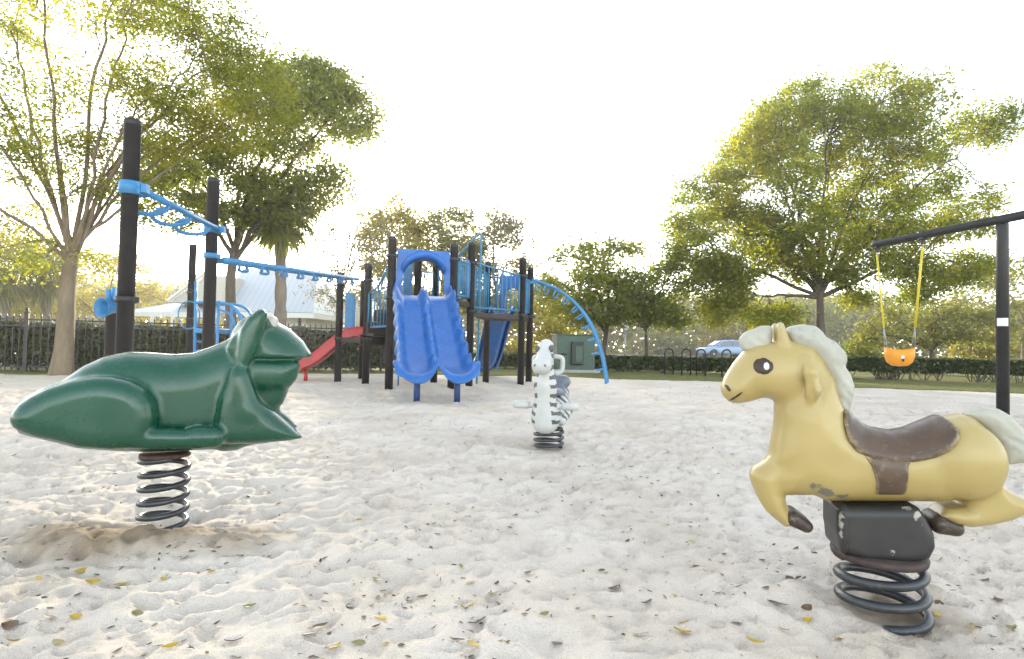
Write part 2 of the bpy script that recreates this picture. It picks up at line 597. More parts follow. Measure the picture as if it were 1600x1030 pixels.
def build_sand():
    # rows get farther apart with distance; plain top-down sheet from behind the camera to the sand's edge
    rows = [-1.5, -1.0, -0.6, -0.3, 0.0, 0.2, 0.4, 0.55]
    y = 0.6
    while y < 15.0:
        rows.append(y); y += 0.0058 * y + 0.002
    rows = np.array(rows)
    nu = 560
    u = np.linspace(-1, 1, nu)
    half = 1.45 * np.maximum(rows, 0.6) + 0.9
    X = u[None, :] * half[:, None]
    Y0 = np.repeat(rows[:, None], nu, 1)
    edge = sand_edge(X)
    Y = np.minimum(Y0, edge)
    Z = sand_h(X.ravel(), Y.ravel()).reshape(X.shape)
    near_edge = np.clip((edge - Y) / 0.5, 0, 1)
    Z = Z * near_edge + (1 - near_edge) * -0.02
    co = np.stack([X, Y, Z], -1).reshape(-1, 3)
    nr = len(rows)
    i = np.arange(nr - 1)[:, None] * nu + np.arange(nu - 1)[None, :]
    q = np.stack([i, i + 1, i + nu + 1, i + nu], -1).reshape(-1, 4)
    # drop squashed faces beyond the edge
    yy = co[:, 1]
    keep = (np.abs(yy[q[:, 0]] - yy[q[:, 3]]) > 1e-5) | (np.abs(yy[q[:, 1]] - yy[q[:, 2]]) > 1e-5)
    q = q[keep]
    me = fast_mesh('sand', co, q, smooth=True)
    mt, nt, bs = newmat('play_sand')
    tc = nt.nodes.new("ShaderNodeTexCoord"); ob = tc.outputs['Object']
    n1 = noise(nt, 1.3, 6, 0.6, ob)
    c = ramp(nt, n1, [(0.32, (0.63, 0.55, 0.45)), (0.55, (0.735, 0.66, 0.57)), (0.75, (0.785, 0.725, 0.645))])
    n2 = noise(nt, 14, 8, 0.7, ob)
    c = mix_rgb(nt, ramp(nt, n2, [(0.60, 0.0), (0.74, 0.5)]), c, (0.36, 0.30, 0.23))
    n3 = noise(nt, 260, 3, 0.6, ob)
    c = mix_rgb(nt, ramp(nt, n3, [(0.35, 0.35), (0.5, 0.0)]), c, (0.30, 0.26, 0.21))
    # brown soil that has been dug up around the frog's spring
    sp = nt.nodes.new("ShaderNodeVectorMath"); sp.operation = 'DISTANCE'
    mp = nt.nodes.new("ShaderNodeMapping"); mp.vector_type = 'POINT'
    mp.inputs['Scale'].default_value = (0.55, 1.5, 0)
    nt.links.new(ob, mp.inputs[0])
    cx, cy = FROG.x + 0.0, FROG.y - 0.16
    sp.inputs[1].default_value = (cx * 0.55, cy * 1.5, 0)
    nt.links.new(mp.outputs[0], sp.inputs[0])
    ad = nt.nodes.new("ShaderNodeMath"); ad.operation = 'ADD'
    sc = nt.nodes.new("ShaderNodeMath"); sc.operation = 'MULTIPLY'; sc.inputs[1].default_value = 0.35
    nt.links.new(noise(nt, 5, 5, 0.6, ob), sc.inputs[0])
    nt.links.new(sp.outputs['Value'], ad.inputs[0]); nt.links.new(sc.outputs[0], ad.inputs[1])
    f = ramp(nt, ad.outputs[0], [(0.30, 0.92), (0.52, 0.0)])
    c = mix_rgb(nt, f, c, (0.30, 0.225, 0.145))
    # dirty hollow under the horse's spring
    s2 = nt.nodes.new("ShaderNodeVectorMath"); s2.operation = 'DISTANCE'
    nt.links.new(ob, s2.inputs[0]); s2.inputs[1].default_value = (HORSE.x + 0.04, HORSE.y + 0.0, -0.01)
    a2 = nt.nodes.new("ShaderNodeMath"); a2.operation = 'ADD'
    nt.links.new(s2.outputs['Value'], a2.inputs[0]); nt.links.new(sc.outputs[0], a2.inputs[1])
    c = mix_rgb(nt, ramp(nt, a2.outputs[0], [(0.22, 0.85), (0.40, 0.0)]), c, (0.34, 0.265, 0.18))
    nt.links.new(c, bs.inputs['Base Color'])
    bs.inputs['Roughness'].default_value = 0.95
    bs.inputs['Specular IOR Level'].default_value = 0.15
    hgt = nt.nodes.new("ShaderNodeMath"); hgt.operation = 'ADD'
    nt.links.new(noise(nt, 26, 8, 0.72, ob), hgt.inputs[0]); nt.links.new(n3, hgt.inputs[1])
    bump(nt, bs, hgt.outputs[0], 0.55, 0.022)
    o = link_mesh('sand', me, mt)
    tag(o, 'pale trampled playground sand with footprints and scattered leaf bits', 'sand', kind='structure')


def build_lawn():
    xs = np.concatenate([np.linspace(-140, -42, 12), np.linspace(-40, 40, 161), np.linspace(42, 140, 12)])
    e = sand_edge(np.clip(xs, -40, 40))
    steps = np.concatenate([[-0.35, -0.12, 0.0, 0.1, 0.3], np.linspace(0.6, 20, 50), [25, 32, 45, 70, 95, 122]])
    X = np.repeat(xs[None, :], len(steps), 0)
    Y = e[None, :] + steps[:, None]
    Z = 0.012 * perlin2(X * 0.8, Y * 0.8) + 0.012 * perlin2(X * 3.1, Y * 3.1) + 0.008
    Z[0] = -0.07; Z[1] = -0.04
    co = np.stack([X, Y, Z], -1).reshape(-1, 3)
    nu = len(xs)
    i = np.arange(len(steps) - 1)[:, None] * nu + np.arange(nu - 1)[None, :]
    q = np.stack([i, i + 1, i + nu + 1, i + nu], -1).reshape(-1, 4)
    me = fast_mesh('lawn', co, q, smooth=True)
    mt, nt, bs = newmat('lawn_turf')
    tc = nt.nodes.new("ShaderNodeTexCoord"); ob = tc.outputs['Object']
    n1 = noise(nt, 0.9, 6, 0.65, ob)
    c = ramp(nt, n1, [(0.3, (0.20, 0.155, 0.075)), (0.5, (0.13, 0.15, 0.045)), (0.72, (0.085, 0.12, 0.03))])
    n2 = noise(nt, 35, 6, 0.7, ob)
    c = mix_rgb(nt, ramp(nt, n2, [(0.45, 0.0), (0.7, 0.7)]), c, (0.26, 0.21, 0.11))
    nt.links.new(c, bs.inputs['Base Color'])
    bs.inputs['Roughness'].default_value = 0.95
    bs.inputs['Specular IOR Level'].default_value = 0.1
    bump(nt, bs, n2, 0.7, 0.03)
    tag(link_mesh('lawn', me, mt), 'thin olive lawn beyond the edge of the sand', 'lawn', kind='structure')
    # rear of the sand pit and all ground behind the viewer
    m = MB()
    m.add([(-140, -140, -0.12), (140, -140, -0.12), (140, 16, -0.12), (-140, 16, -0.12)], [(0, 1, 2, 3)], False)
    g = m.build('ground', M_ground)
    tag(g, 'bare sandy ground around the playground', 'ground', kind='structure')


M_ground = paint('bare_soil', (0.42, 0.37, 0.31), 0.95, 0.15, spec=0.1)


def build_road():
    # pale street and car park beyond the hedges
    mt = paint('asphalt', (0.16, 0.155, 0.15), 0.9, 0.2, bumpy=0.2, scale=3, spec=0.2)
    nx = 60
    xs = np.linspace(-10, 70, nx)
    m = MB()
    vs = []; fs = []
    for i, x in enumerate(xs):
        vs += [(x, 46, 0.055), (x, 58, 0.055)]
        if i: fs.append((2 * i - 2, 2 * i, 2 * i + 1, 2 * i - 1))
    m.add(vs, fs, True)
    tag(m.build('road', mt), 'grey asphalt street beyond the hedge where the car stands', 'road', kind='structure')


build_sand(); build_lawn(); build_road()

# ================================================================== SPRING RIDERS
def coil(mb, c0, c1, r0, r1, wire, z0, z1, turns, ph=0.0, n=26, flat_ends=True):
    pts = []
    tot = int(turns * n)
    for i in range(tot + 1):
        t = i / tot
        a = ph + 2 * math.pi * turns * t
        rr = r0 + (r1 - r0) * t
        pts.append((c0[0] + (c1[0] - c0[0]) * t + rr * math.cos(a), c0[1] + (c1[1] - c0[1]) * t + rr * math.sin(a), z0 + (z1 - z0) * t))
    mb.tube(pts, wire, 10)
    return mb


def mapper(org, th):
    """photo pixel -> (x, z) in a rider's own space, on its middle plane (or dd in front of / behind it)"""
    u = Vector((math.cos(th), math.sin(th), 0)); n = Vector((-math.sin(th), math.cos(th), 0))
    def f(x, y, dd=0.0):
        v = _fw + _rt * ((x - 800) / FPX) + _up * ((515 - y) / FPX)
        t = ((org - _cl).dot(n) + dd) / v.dot(n)
        p = _cl + v * t - org
        return (p.dot(u), p.z)
    return f


# ---------------------------------------------------------------- frog
def build_frog():
    D = 2.16
    org = Vector((FROG.x, P(255, 600, D).y, 0.0))
    TH = R(24)
    f = mapper(org, TH)
    root = empty('frog_spring_rider', org, 'glossy green frog rider lying with chin on its hands on a black spring', 'spring rider', rz=TH)
    def L(pts, dd=0.0): return [f(x, y, dd) for x, y in pts]
    g = Grid((-0.72, -0.27, 0.22), (0.76, 0.27, 0.98), 0.0075)
    body = L([(32, 656), (33, 634), (46, 620), (78, 602), (105, 592), (136, 571), (167, 557), (202, 550), (233, 551), (272, 554), (303, 551.5), (330, 542), (353, 533), (372, 530), (400, 545), (410, 590), (400, 640), (392, 675), (369, 697), (310, 700.5), (233, 703), (175, 701), (128, 697), (89, 687), (58, 680), (38, 674)])
    F = g.slab(body, 0.165, 0.13)
    upper = L([(362, 520), (374, 503), (390, 494), (408, 494), (430, 503), (454, 516.5), (474, 534), (484, 552), (474, 562), (452, 565.5), (420, 566), (385, 567), (362, 548)])
    U = g.slab(L([(362, 520), (374, 503), (390, 494), (408, 494), (430, 503), (454, 516.5), (474, 534), (486, 553), (489, 575), (480, 600), (440, 620), (380, 620), (362, 590)]), 0.175, 0.13)
    zm = f(440, 558)[1]
    U = smax(U, zm - g.Z + 0.10 * np.abs(g.X - f(484, 553)[0]) * 0, 0.012)
    jaw = L([(365, 555), (420, 556), (455, 558), (466, 565), (465, 578), (461, 590), (453, 600), (440, 606), (405, 608), (375, 600)])
    J = g.slab(jaw, 0.155, 0.055)
    chin = L([(375, 590), (430, 592), (448, 600), (448, 612), (441, 628), (428, 640), (390, 645), (372, 620)])
    CH = g.slab(chin, 0.125, 0.06)
    throat = L([(375, 610), (420, 625), (436, 634), (440, 658), (420, 690), (350, 697), (350, 620)])
    THR = g.slab(throat, 0.13, 0.10)
    F = smin(F, THR, 0.05)
    F = smin(F, U, 0.03)
    hd = smin(J, CH, 0.028)
    F = smin(F, hd, 0.014)
    # thighs, feet
    thigh = L([(20, 655), (24, 642), (34, 630), (52, 618), (79, 605), (115, 594), (150, 588), (175, 588), (205, 594), (230, 606), (245, 626), (249, 650), (244, 680), (225, 698), (175, 701), (128, 697), (89, 687), (58, 681), (36, 673), (25, 666)], -0.16)
    T = g.slab(thigh, 0.085, 0.060, 0.155, mirror=True)
    F = smin(F, T, 0.018)
    fz = lambda x, y, yy: (f(x, y, -0.17)[0], yy, f(x, y, -0.17)[1])
    for a, b, ra, rb in (((215, 682), (306, 683), .036, .030), ((230, 686), (316, 686), .030, .024), ((300, 682), (331, 682), .029, .030), ((309, 681), (315, 681), .041, .041), ((329, 681), (335, 681), .039, .038)):
        F = smin(F, g.cone(fz(*a, 0.195 if b[0] != 331 else 0.165), fz(*b, 0.20 if b[0] != 331 else 0.16), ra, rb, True), 0.007)
    # arm: palm against the cheek, forearm down to a pointed elbow, upper arm
    am = lambda x, y, yy: (f(x, y, -0.14)[0], yy, f(x, y, -0.14)[1])
    hand = L([(403, 484), (412, 483), (418, 490), (414, 512), (404, 542), (391, 567), (382, 582), (366, 580), (368, 560), (371, 536), (375, 516), (386, 497)], -0.165)
    A = g.slab(hand, 0.036, 0.030, 0.160, mirror=True)
    lump = L([(378, 510), (361, 529), (354, 541), (357, 560), (362, 577), (382, 577), (384, 520)], -0.13)
    A = smin(A, g.slab(lump, 0.040, 0.035, 0.125, mirror=True), 0.014)
    arm = L([(362, 574), (352, 594), (341, 622), (336, 650), (334, 674), (340, 694), (400, 693), (450, 689), (474, 684), (452, 664), (426, 643), (405, 630), (392, 600), (383, 576)], -0.16)
    A = smin(A, g.slab(arm, 0.066, 0.055, 0.145, mirror=True), 0.02)
    A = smin(A, g.cone(am(376, 590, .175), am(388, 640, .165), .030, .040, True), 0.03)
    A = smin(A, g.cone(am(388, 640, .165), am(450, 674, .12), .036, .016, True), 0.03)
    F = smin(F, A, 0.012)
    # brows
    F = smin(F, g.ell(am(414, 507, .10), (.045, .050, .030), True), 0.02)
    me = g.mesh('body', F, 3)
    mt, nt, bs = newmat('green_gelcoat')
    n = noise(nt, 3.5, 5)
    c = ramp(nt, n, [(0.3, (0.003, 0.052, 0.028)), (0.7, (0.006, 0.072, 0.040))])
    c = mix_rgb(nt, ramp(nt, noise(nt, 60, 6, 0.75), [(0.62, 0.0), (0.75, 0.18)]), c, (0.05, 0.13, 0.085))
    tc = nt.nodes.new("ShaderNodeTexCoord")
    mp = nt.nodes.new("ShaderNodeMapping"); mp.inputs['Scale'].default_value = (3, 14, 22); mp.inputs['Rotation'].default_value = (0, .35, .2)
    nt.links.new(tc.outputs['Object'], mp.inputs[0])
    c = mix_rgb(nt, ramp(nt, noise(nt, 6, 6, 0.7, mp.outputs[0]), [(0.68, 0.0), (0.71, 0.16)]), c, (0.06, 0.13, 0.095))
    nt.links.new(c, bs.inputs['Base Color'])
    bs.inputs['Roughness'].default_value = 0.33
    rr = ramp(nt, noise(nt, 7, 5, 0.6), [(0.3, 0.20), (0.75, 0.36)]); nt.links.new(rr, bs.inputs['Roughness'])
    bs.inputs['Coat Weight'].default_value = 0.2; bs.inputs['Coat Roughness'].default_value = 0.10
    bump(nt, bs, noise(nt, 55, 3), 0.03, 0.003)
    link_mesh('body', me, mt, root)
    eyew = paint('faded_eye_paint', (0.46, 0.44, 0.40), 0.4, 0.15, dirt=(0.1, 0.2, 0.13), dirt_amt=0.4, scale=30)
    for s in (-1, 1):
        e = am(424, 504, .114)
        m = MB(); m.ball((e[0], s * e[1], e[2]), (.026, .030, .027), 18)
        m.build('eye', eyew, root)
    m = MB()
    c = f(258, 712)
    top = f(258, 706)[1]
    m.lathe([(0.085, 0), (0.085, 0.012), (0.075, 0.016)], (c[0], 0, top - 0.016), 24)
    m.build('mounting_plate', M['rust'], root)
    m = MB()
    coil(m, (f(254, 823)[0], 0.0), (f(258, 712)[0], 0), 0.077, 0.077, 0.0110, 0.0, top - 0.016, 5.4, 2.6)
    m.build('spring', M['spring'], root)


# ---------------------------------------------------------------- horse
def build_horse():
    D = 1.60
    org = Vector((HORSE.x, P(1379, 800, D).y, 0.0))
    TH = R(-14)
    f = mapper(org, TH)
    root = empty('horse_spring_rider', org, 'cream yellow horse rider with brown saddle and chipped belly paint', 'spring rider', rz=TH)
    def L(pts, dd=0.0): return [f(x, y, dd) for x, y in pts]
    g = Grid((-0.52, -0.19, 0.16), (0.46, 0.19, 0.96), 0.0062)
    trunk = L([(1219, 640), (1245, 610), (1290, 600), (1308, 640), (1320, 657), (1340, 668), (1361, 674), (1391, 679), (1416, 675), (1446, 663), (1475, 651), (1497, 646), (1513, 649), (1532, 664), (1548, 684), (1556, 708), (1557, 730), (1555, 752), (1530, 775), (1464, 782), (1418, 781), (1302, 781), (1286, 780), (1265, 769), (1224, 768), (1205, 745), (1209, 716), (1214, 690), (1218, 665)])
    F = g.slab(trunk, 0.092, 0.088)
    neck = L([(1216, 626), (1219, 645), (1216, 668), (1212, 690), (1209, 716), (1260, 730), (1310, 700), (1318, 660), (1309, 647), (1303, 621), (1299, 590), (1286, 558), (1266, 541), (1240, 537), (1205, 560), (1205, 605)])
    F = smin(F, g.slab(neck, 0.072, 0.07), 0.06)
    head = L([(1127, 602), (1131, 589), (1145, 567), (1160, 549), (1178, 539), (1203, 534), (1240, 534), (1266, 544), (1270, 575), (1250, 612), (1216, 620), (1189, 622), (1168, 628.5), (1150, 630.5), (1139, 628), (1129, 618), (1125.5, 608)])
    F = smin(F, g.slab(head, 0.066, 0.066), 0.03)
    cheek = f(1215, 585)
    F = smin(F, g.ell((cheek[0], 0.045, cheek[1]), (.060, .034, .055), True), 0.03)
    # folded front legs (cast together) and tucked hind legs
    f3 = lambda x, y, yy, dd=0.0: (f(x, y, dd)[0], yy, f(x, y, dd)[1])
    fl = L([(1210, 712), (1190, 722), (1176, 730), (1170.5, 741), (1175, 758), (1184, 778), (1195, 796), (1208, 808), (1226, 822), (1238, 818), (1234, 800), (1228, 787), (1224, 769), (1262, 769), (1290, 745), (1260, 715)])
    F = smin(F, g.slab(fl, 0.058, 0.05), 0.022)
    rl = L([(1500, 760), (1545, 745), (1567, 763), (1588, 774), (1601, 785), (1597, 794), (1568, 807), (1535, 814.5), (1505, 818), (1480, 812), (1458, 800), (1470, 790), (1500, 787)])
    F = smin(F, g.slab(rl, 0.062, 0.03), 0.012)
    haunch = f(1515, 722, -0.06)
    F = smin(F, g.ell((haunch[0], 0.062, haunch[1]), (.082, .055, .095), True), 0.02)
    # crease above the hind leg
    cr = g.cone(f3(1440, 745, .10, -.08), f3(1462, 780, .10, -.08), .0035, .0045, True)
    cr = np.minimum(cr, g.cone(f3(1462, 783, .085, -.08), f3(1530, 786, .088, -.08), .007, .003, True))
    F = smax(F, -cr, 0.006)
    # ears
    F = smin(F, g.cone(f3(1222, 540, .030), f3(1215, 509, .036), .021, .010, True), 0.012)
    base = F.copy()
    # grip: drooping loop on the side of the neck
    hp = [f3(1257, 562, .070, -.07), f3(1266, 582, .094, -.09), f3(1270, 610, .096, -.09), f3(1266, 632, .078, -.08)]
    Hn = None
    for a, b, ra, rb in ((0, 1, .013, .017), (1, 2, .017, .018), (2, 3, .018, .010)):
        q = g.cone(hp[a], hp[b], ra, rb, True)
        Hn = q if Hn is None else smin(Hn, q, 0.01)
    groove = g.cone(f3(1264, 586, .116, -.10), f3(1267, 630, .108, -.10), .006, .012, True)
    Hn = smax(Hn, -groove, 0.005)
    F = smin(F, Hn, 0.006)
    me = g.mesh('body', F, 2)
    mt, nt, bs = newmat('cream_enamel')
    tc = nt.nodes.new("ShaderNodeTexCoord"); ob = tc.outputs['Object']
    c = ramp(nt, noise(nt, 4, 5, 0.55, ob), [(0.3, (0.37, 0.28, 0.092)), (0.7, (0.435, 0.33, 0.122))])
    # worn specks
    c = mix_rgb(nt, ramp(nt, noise(nt, 70, 4, 0.7, ob), [(0.69, 0.0), (0.74, 0.5)]), c, (0.22, 0.16, 0.09))
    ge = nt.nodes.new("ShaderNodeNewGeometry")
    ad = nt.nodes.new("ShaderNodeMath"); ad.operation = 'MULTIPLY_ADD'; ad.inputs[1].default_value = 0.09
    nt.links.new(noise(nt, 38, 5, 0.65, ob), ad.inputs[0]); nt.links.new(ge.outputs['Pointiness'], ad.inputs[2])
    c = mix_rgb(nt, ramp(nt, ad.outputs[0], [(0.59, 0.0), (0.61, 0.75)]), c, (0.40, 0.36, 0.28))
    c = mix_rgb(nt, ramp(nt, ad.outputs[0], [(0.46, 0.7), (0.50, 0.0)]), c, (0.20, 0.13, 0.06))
    c = mix_rgb(nt, ramp(nt, noise(nt, 2.2, 6, 0.6, ob), [(0.5, 0.0), (0.75, 0.22)]), c, (0.36, 0.29, 0.16))
    # bare primer where the belly paint has chipped off
    def chip(c, x, y, dd, rad, col, sc=22, amt=0.10):
        px = f(x, y, dd)
        ds = nt.nodes.new("ShaderNodeVectorMath"); ds.operation = 'DISTANCE'
        nt.links.new(ob, ds.inputs[0]); ds.inputs[1].default_value = (px[0], -0.075, px[1])
        nn = noise(nt, sc, 4, 0.6, ob)
        mm = nt.nodes.new("ShaderNodeMath"); mm.operation = 'MULTIPLY_ADD'; mm.inputs[1].default_value = amt
        nt.links.new(nn, mm.inputs[0]); nt.links.new(ds.outputs['Value'], mm.inputs[2])
        lo = rad + amt * 0.45
        return mix_rgb(nt, ramp(nt, mm.outputs[0], [(lo - 0.0015, 1.0), (lo + 0.0015, 0.0)]), c, col)
    c = chip(c, 1272, 764, -0.07, 0.018, (0.17, 0.155, 0.12))
    c = chip(c, 1292, 772, -0.07, 0.026, (0.17, 0.155, 0.12))
    c = chip(c, 1313, 782, -0.07, 0.020, (0.17, 0.155, 0.12))
    nt.links.new(c, bs.inputs['Base Color'])
    bs.inputs['Roughness'].default_value = 0.42
    bs.inputs['Coat Weight'].default_value = 0.35; bs.inputs['Coat Roughness'].default_value = 0.22
    bump(nt, bs, noise(nt, 45, 4, 0.6, ob), 0.05, 0.003)
    link_mesh('body', me, mt, root)

    # saddle and girth wrap the body
    brown = paint('brown_enamel', (0.085, 0.052, 0.030), 0.40, 0.2, coat=0.12, dirt=(0.45, 0.38, 0.22), dirt_amt=0.22, scale=14, worn=(0.50, 0.40, 0.22))
    sad = L([(1316, 662), (1322, 640), (1360, 640), (1400, 640), (1450, 630), (1492, 640), (1503, 668), (1499, 687), (1484, 705), (1462, 718), (1431, 724.5), (1391, 724), (1363, 719), (1336, 708), (1321, 688)], -0.085)
    d2 = g.poly2(sad)[:, None, :] + 0 * g.Y
    S = smax(base - 0.013, d2 + 0.004, 0.016)
    S2 = smax(base - 0.005, -(base + 0.02), 0.002)
    S = np.maximum(S, -(base + 0.015))
    link_mesh('saddle', g.mesh('saddle', S, 2), brown, root)
    gir = L([(1350, 712), (1430, 712), (1420, 730), (1419, 776), (1371, 776), (1368, 750), (1361, 728)], -0.092)
    d3 = g.poly2(gir)[:, None, :] + 0 * g.Y
    Gd = smax(base - 0.006, d3, 0.006); Gd = np.maximum(Gd, -(base + 0.012))
    for sg in (-1, 1):
        link_mesh('girth_strap', g.mesh('girth_strap', np.maximum(Gd, -sg * g.Y + 0.02), 2), brown, root)

    # mane, forelock, tail: thin scalloped castings
    grey = paint('grey_white_enamel', (0.40, 0.39, 0.325), 0.5, 0.12, dirt=(0.14, 0.12, 0.1), dirt_amt=0.4, scale=12)
    nt = grey.node_tree
    tc = nt.nodes.new("ShaderNodeTexCoord")
    wv = nt.nodes.new("ShaderNodeTexWave"); wv.inputs['Scale'].default_value = 16; wv.inputs['Distortion'].default_value = 6; wv.inputs['Detail'].default_value = 2; wv.inputs['Detail Scale'].default_value = 0.6
    wv.bands_direction = 'DIAGONAL'
    nt.links.new(tc.outputs['Object'], wv.inputs[0])
    bump(nt, nt.nodes["Principled BSDF"], wv.outputs[0], 0.35, 0.006)
    mane = L([(1228, 520), (1233, 513), (1250, 509.5), (1272, 512), (1282, 521), (1286, 528), (1302, 536), (1317, 553), (1319, 564), (1315, 572), (1325, 588), (1330, 605), (1327, 623), (1321, 644), (1316, 656), (1300, 640), (1290, 590), (1270, 555), (1240, 545)])
    Mn = smin(g.slab(mane, 0.030, 0.012), g.slab(mane, 0.05, 0.05), 0.02)
    link_mesh('mane', g.mesh('mane', Mn, 2), grey, root)
    fore = L([(1206, 512), (1203, 509), (1189, 509), (1178, 514), (1162, 520), (1154, 530), (1156, 540), (1161, 549), (1178, 552), (1206, 545)])
    link_mesh('forelock', g.mesh('forelock', g.slab(fore, 0.028, 0.022), 2), grey, root)
    g2 = Grid((0.12, -0.09, 0.34), (0.52, 0.09, 0.70), 0.005)
    tail = L([(1503, 647), (1512, 640), (1530, 635), (1557, 638), (1575, 648), (1589, 664), (1602, 682), (1622, 708), (1630, 724), (1612, 721), (1590, 723), (1566, 726), (1560, 713), (1553, 690), (1535, 668)])
    Tl = g2.slab(tail, 0.034, 0.03)
    pv = f(1540, 640)
    for k in range(7):
        e = f(1572 + k * 9, 728)
        s = f(1545 + k * 6, 668 + k * 1)
        Tl = smax(Tl, -g2.cone((s[0], 0.036, s[1]), (e[0], 0.036, e[1]), .0015, .0055, True), 0.006)
    link_mesh('tail', g2.mesh('tail', Tl, 2), grey, root)
    # hooves
    hoof = paint('dark_brown_enamel', (0.05, 0.034, 0.026), 0.45, 0.3, dirt=(0.35, 0.28, 0.16), dirt_amt=0.35, scale=25, worn=(0.45, 0.36, 0.2))
    for (a, b, r1, r2, y0) in (((1236, 806), (1256, 818), .022, .017, 0.0), ((1462, 814), (1484, 821), .026, .020, 0.0)):
        gg = Grid((f(*a)[0] - .06, -0.1, f(*b)[1] - .06), (f(*b)[0] + .06, 0.1, f(*a)[1] + .06), 0.004)
        Fh = gg.cone(f3(a[0], a[1], .030), f3(b[0], b[1], .030), r1, r2, True)
        Fh = smin(Fh, gg.cone(f3(a[0], a[1], 0), f3(b[0], b[1], 0), r1, r2), 0.02)
        link_mesh('hoof', gg.mesh('hoof', Fh, 2), hoof, root)
    # painted face
    dark = paint('dark_eye_paint', (0.045, 0.022, 0.014), 0.35, 0.2)
    ex, ez = f(1191.5, 572, -0.06)
    for s in (-1, 1):
        def disc(name, mat, cx, cz, rx, rz, lift, par):
            vs, fs = [], []
            n, rings = 24, 4
            for r_ in range(rings + 1):
                for j in range(n):
                    a = 2 * math.pi * j / n
                    x = cx + rx * r_ / rings * math.cos(a); z = cz + rz * r_ / rings * math.sin(a)
                    y = g.surf_y(F, x, z) - lift * (1 if r_ < rings else 0.0)
                    vs.append((x, y * (1 if s < 0 else -1), z))
            for r_ in range(rings):
                for j in range(n):
                    fs.append((r_ * n + j, (r_ + 1) * n + j, (r_ + 1) * n + (j + 1) % n, r_ * n + (j + 1) % n))
            mb = MB(); mb.add(vs, fs, True)
            return mb.build(name, mat, par)
        e = disc('eye', dark, ex, ez, .0255, .0235, .0022, root)
        disc('eye_highlight', M['white'], f(1196, 573, -0.06)[0], ez, .0085, .0125, .0040, e)  # white highlight of the eye, put in as a painted disc
        m = MB()
        for a, b in (((1134, 601), (1140, 611)),):
            pts = []
            for k in range(6):
                x, z = f(a[0] + (b[0] - a[0]) * k / 5, a[1] + (b[1] - a[1]) * k / 5, -0.04)
                y = g.surf_y(F, x, z)
                pts.append((x, (y - 0.0005) * (1 if s < 0 else -1), z))
            m.tube(pts, [.002, .004, .0045, .0045, .004, .002], 8)
        m.build('nostril', dark, root)
        m = MB()
        pts = []
        for k in range(8):
            t = k / 7
            x, z = f(1141 + 17.5 * t, 626.5 - 14.5 * t, -0.04)
            y = g.surf_y(F, x, z)
            pts.append((x, (y - 0.0005) * (1 if s < 0 else -1), z))
        m.tube(pts, [.001, .0028, .0032, .0032, .0032, .0032, .0028, .001], 8)
        m.build('mouth', dark, root)
    # black housing, rusty plate, spring
    g3 = Grid((-0.20, -0.17, 0.10), (0.20, 0.17, 0.42), 0.005)
    hs = L([(1296, 786), (1300, 782), (1418, 782), (1430, 800), (1441, 822), (1443, 842), (1434, 860), (1400, 866), (1340, 864), (1303, 848), (1296, 820)])
    Hs = g3.slab(hs, 0.085, 0.022)
    ring = smax(Hs - 0.006, np.abs(g3.X - f(1305, 800)[0]) - 0.008, 0.004)
    Hs = smin(Hs, ring, 0.004)
    hm, nt, bs = newmat('black_rubber_housing')
    tc = nt.nodes.new("ShaderNodeTexCoord"); ob = tc.outputs['Object']
    c = ramp(nt, noise(nt, 8, 5, 0.6, ob), [(0.3, (0.018, 0.017, 0.017)), (0.7, (0.034, 0.031, 0.03))])
    def chip2(c, x, y, rad, col):
        px = f(x, y, -0.09)
        ds = nt.nodes.new("ShaderNodeVectorMath"); ds.operation = 'DISTANCE'
        nt.links.new(ob, ds.inputs[0]); ds.inputs[1].default_value = (px[0], -0.085, px[1])
        mm = nt.nodes.new("ShaderNodeMath"); mm.operation = 'MULTIPLY_ADD'; mm.inputs[1].default_value = 0.06
        nt.links.new(noise(nt, 30, 4, 0.6, ob), mm.inputs[0]); nt.links.new(ds.outputs['Value'], mm.inputs[2])
        lo = rad + 0.027
        return mix_rgb(nt, ramp(nt, mm.outputs[0], [(lo - 0.001, 1.0), (lo + 0.001, 0.0)]), c, col)
    for x, y, r_ in ((1310, 792, .015), (1310, 806, .013), (1311, 820, .012), (1313, 836, .010), (1424, 792, .022), (1433, 806, .014), (1443, 822, .011), (1448, 845, .009), (1395, 862, .006)):
        c = chip2(c, x, y, r_, (0.34, 0.33, 0.28))
    nt.links.new(c, bs.inputs['Base Color']); bs.inputs['Roughness'].default_value = 0.45
    bump(nt, bs, noise(nt, 40, 4, 0.6, ob), 0.08, 0.004)
    link_mesh('housing', g3.mesh('housing', Hs, 2), hm, root)
    zc = f(1372, 868)
    m = MB(); m.lathe([(0.095, 0), (0.116, 0.003), (0.118, 0.016), (0.112, 0.022), (0.05, 0.023)], (zc[0], 0, zc[1] - 0.006), 36)
    m.build('base_plate', paint('dark_rusty_plate', (0.045, 0.030, 0.026), 0.65, 0.4, dirt=(0.10, 0.075, 0.06), dirt_amt=0.5, bumpy=0.3, scale=25), root)
    m = MB()
    b0, t0 = f(1377, 955), f(1373, 880)
    coil(m, (b0[0], -0.01), (t0[0], 0.0), 0.104, 0.102, 0.0130, -0.004, zc[1] + 0.0, 2.85, 4.4, n=36)
    m.build('spring', M['spring'], root)


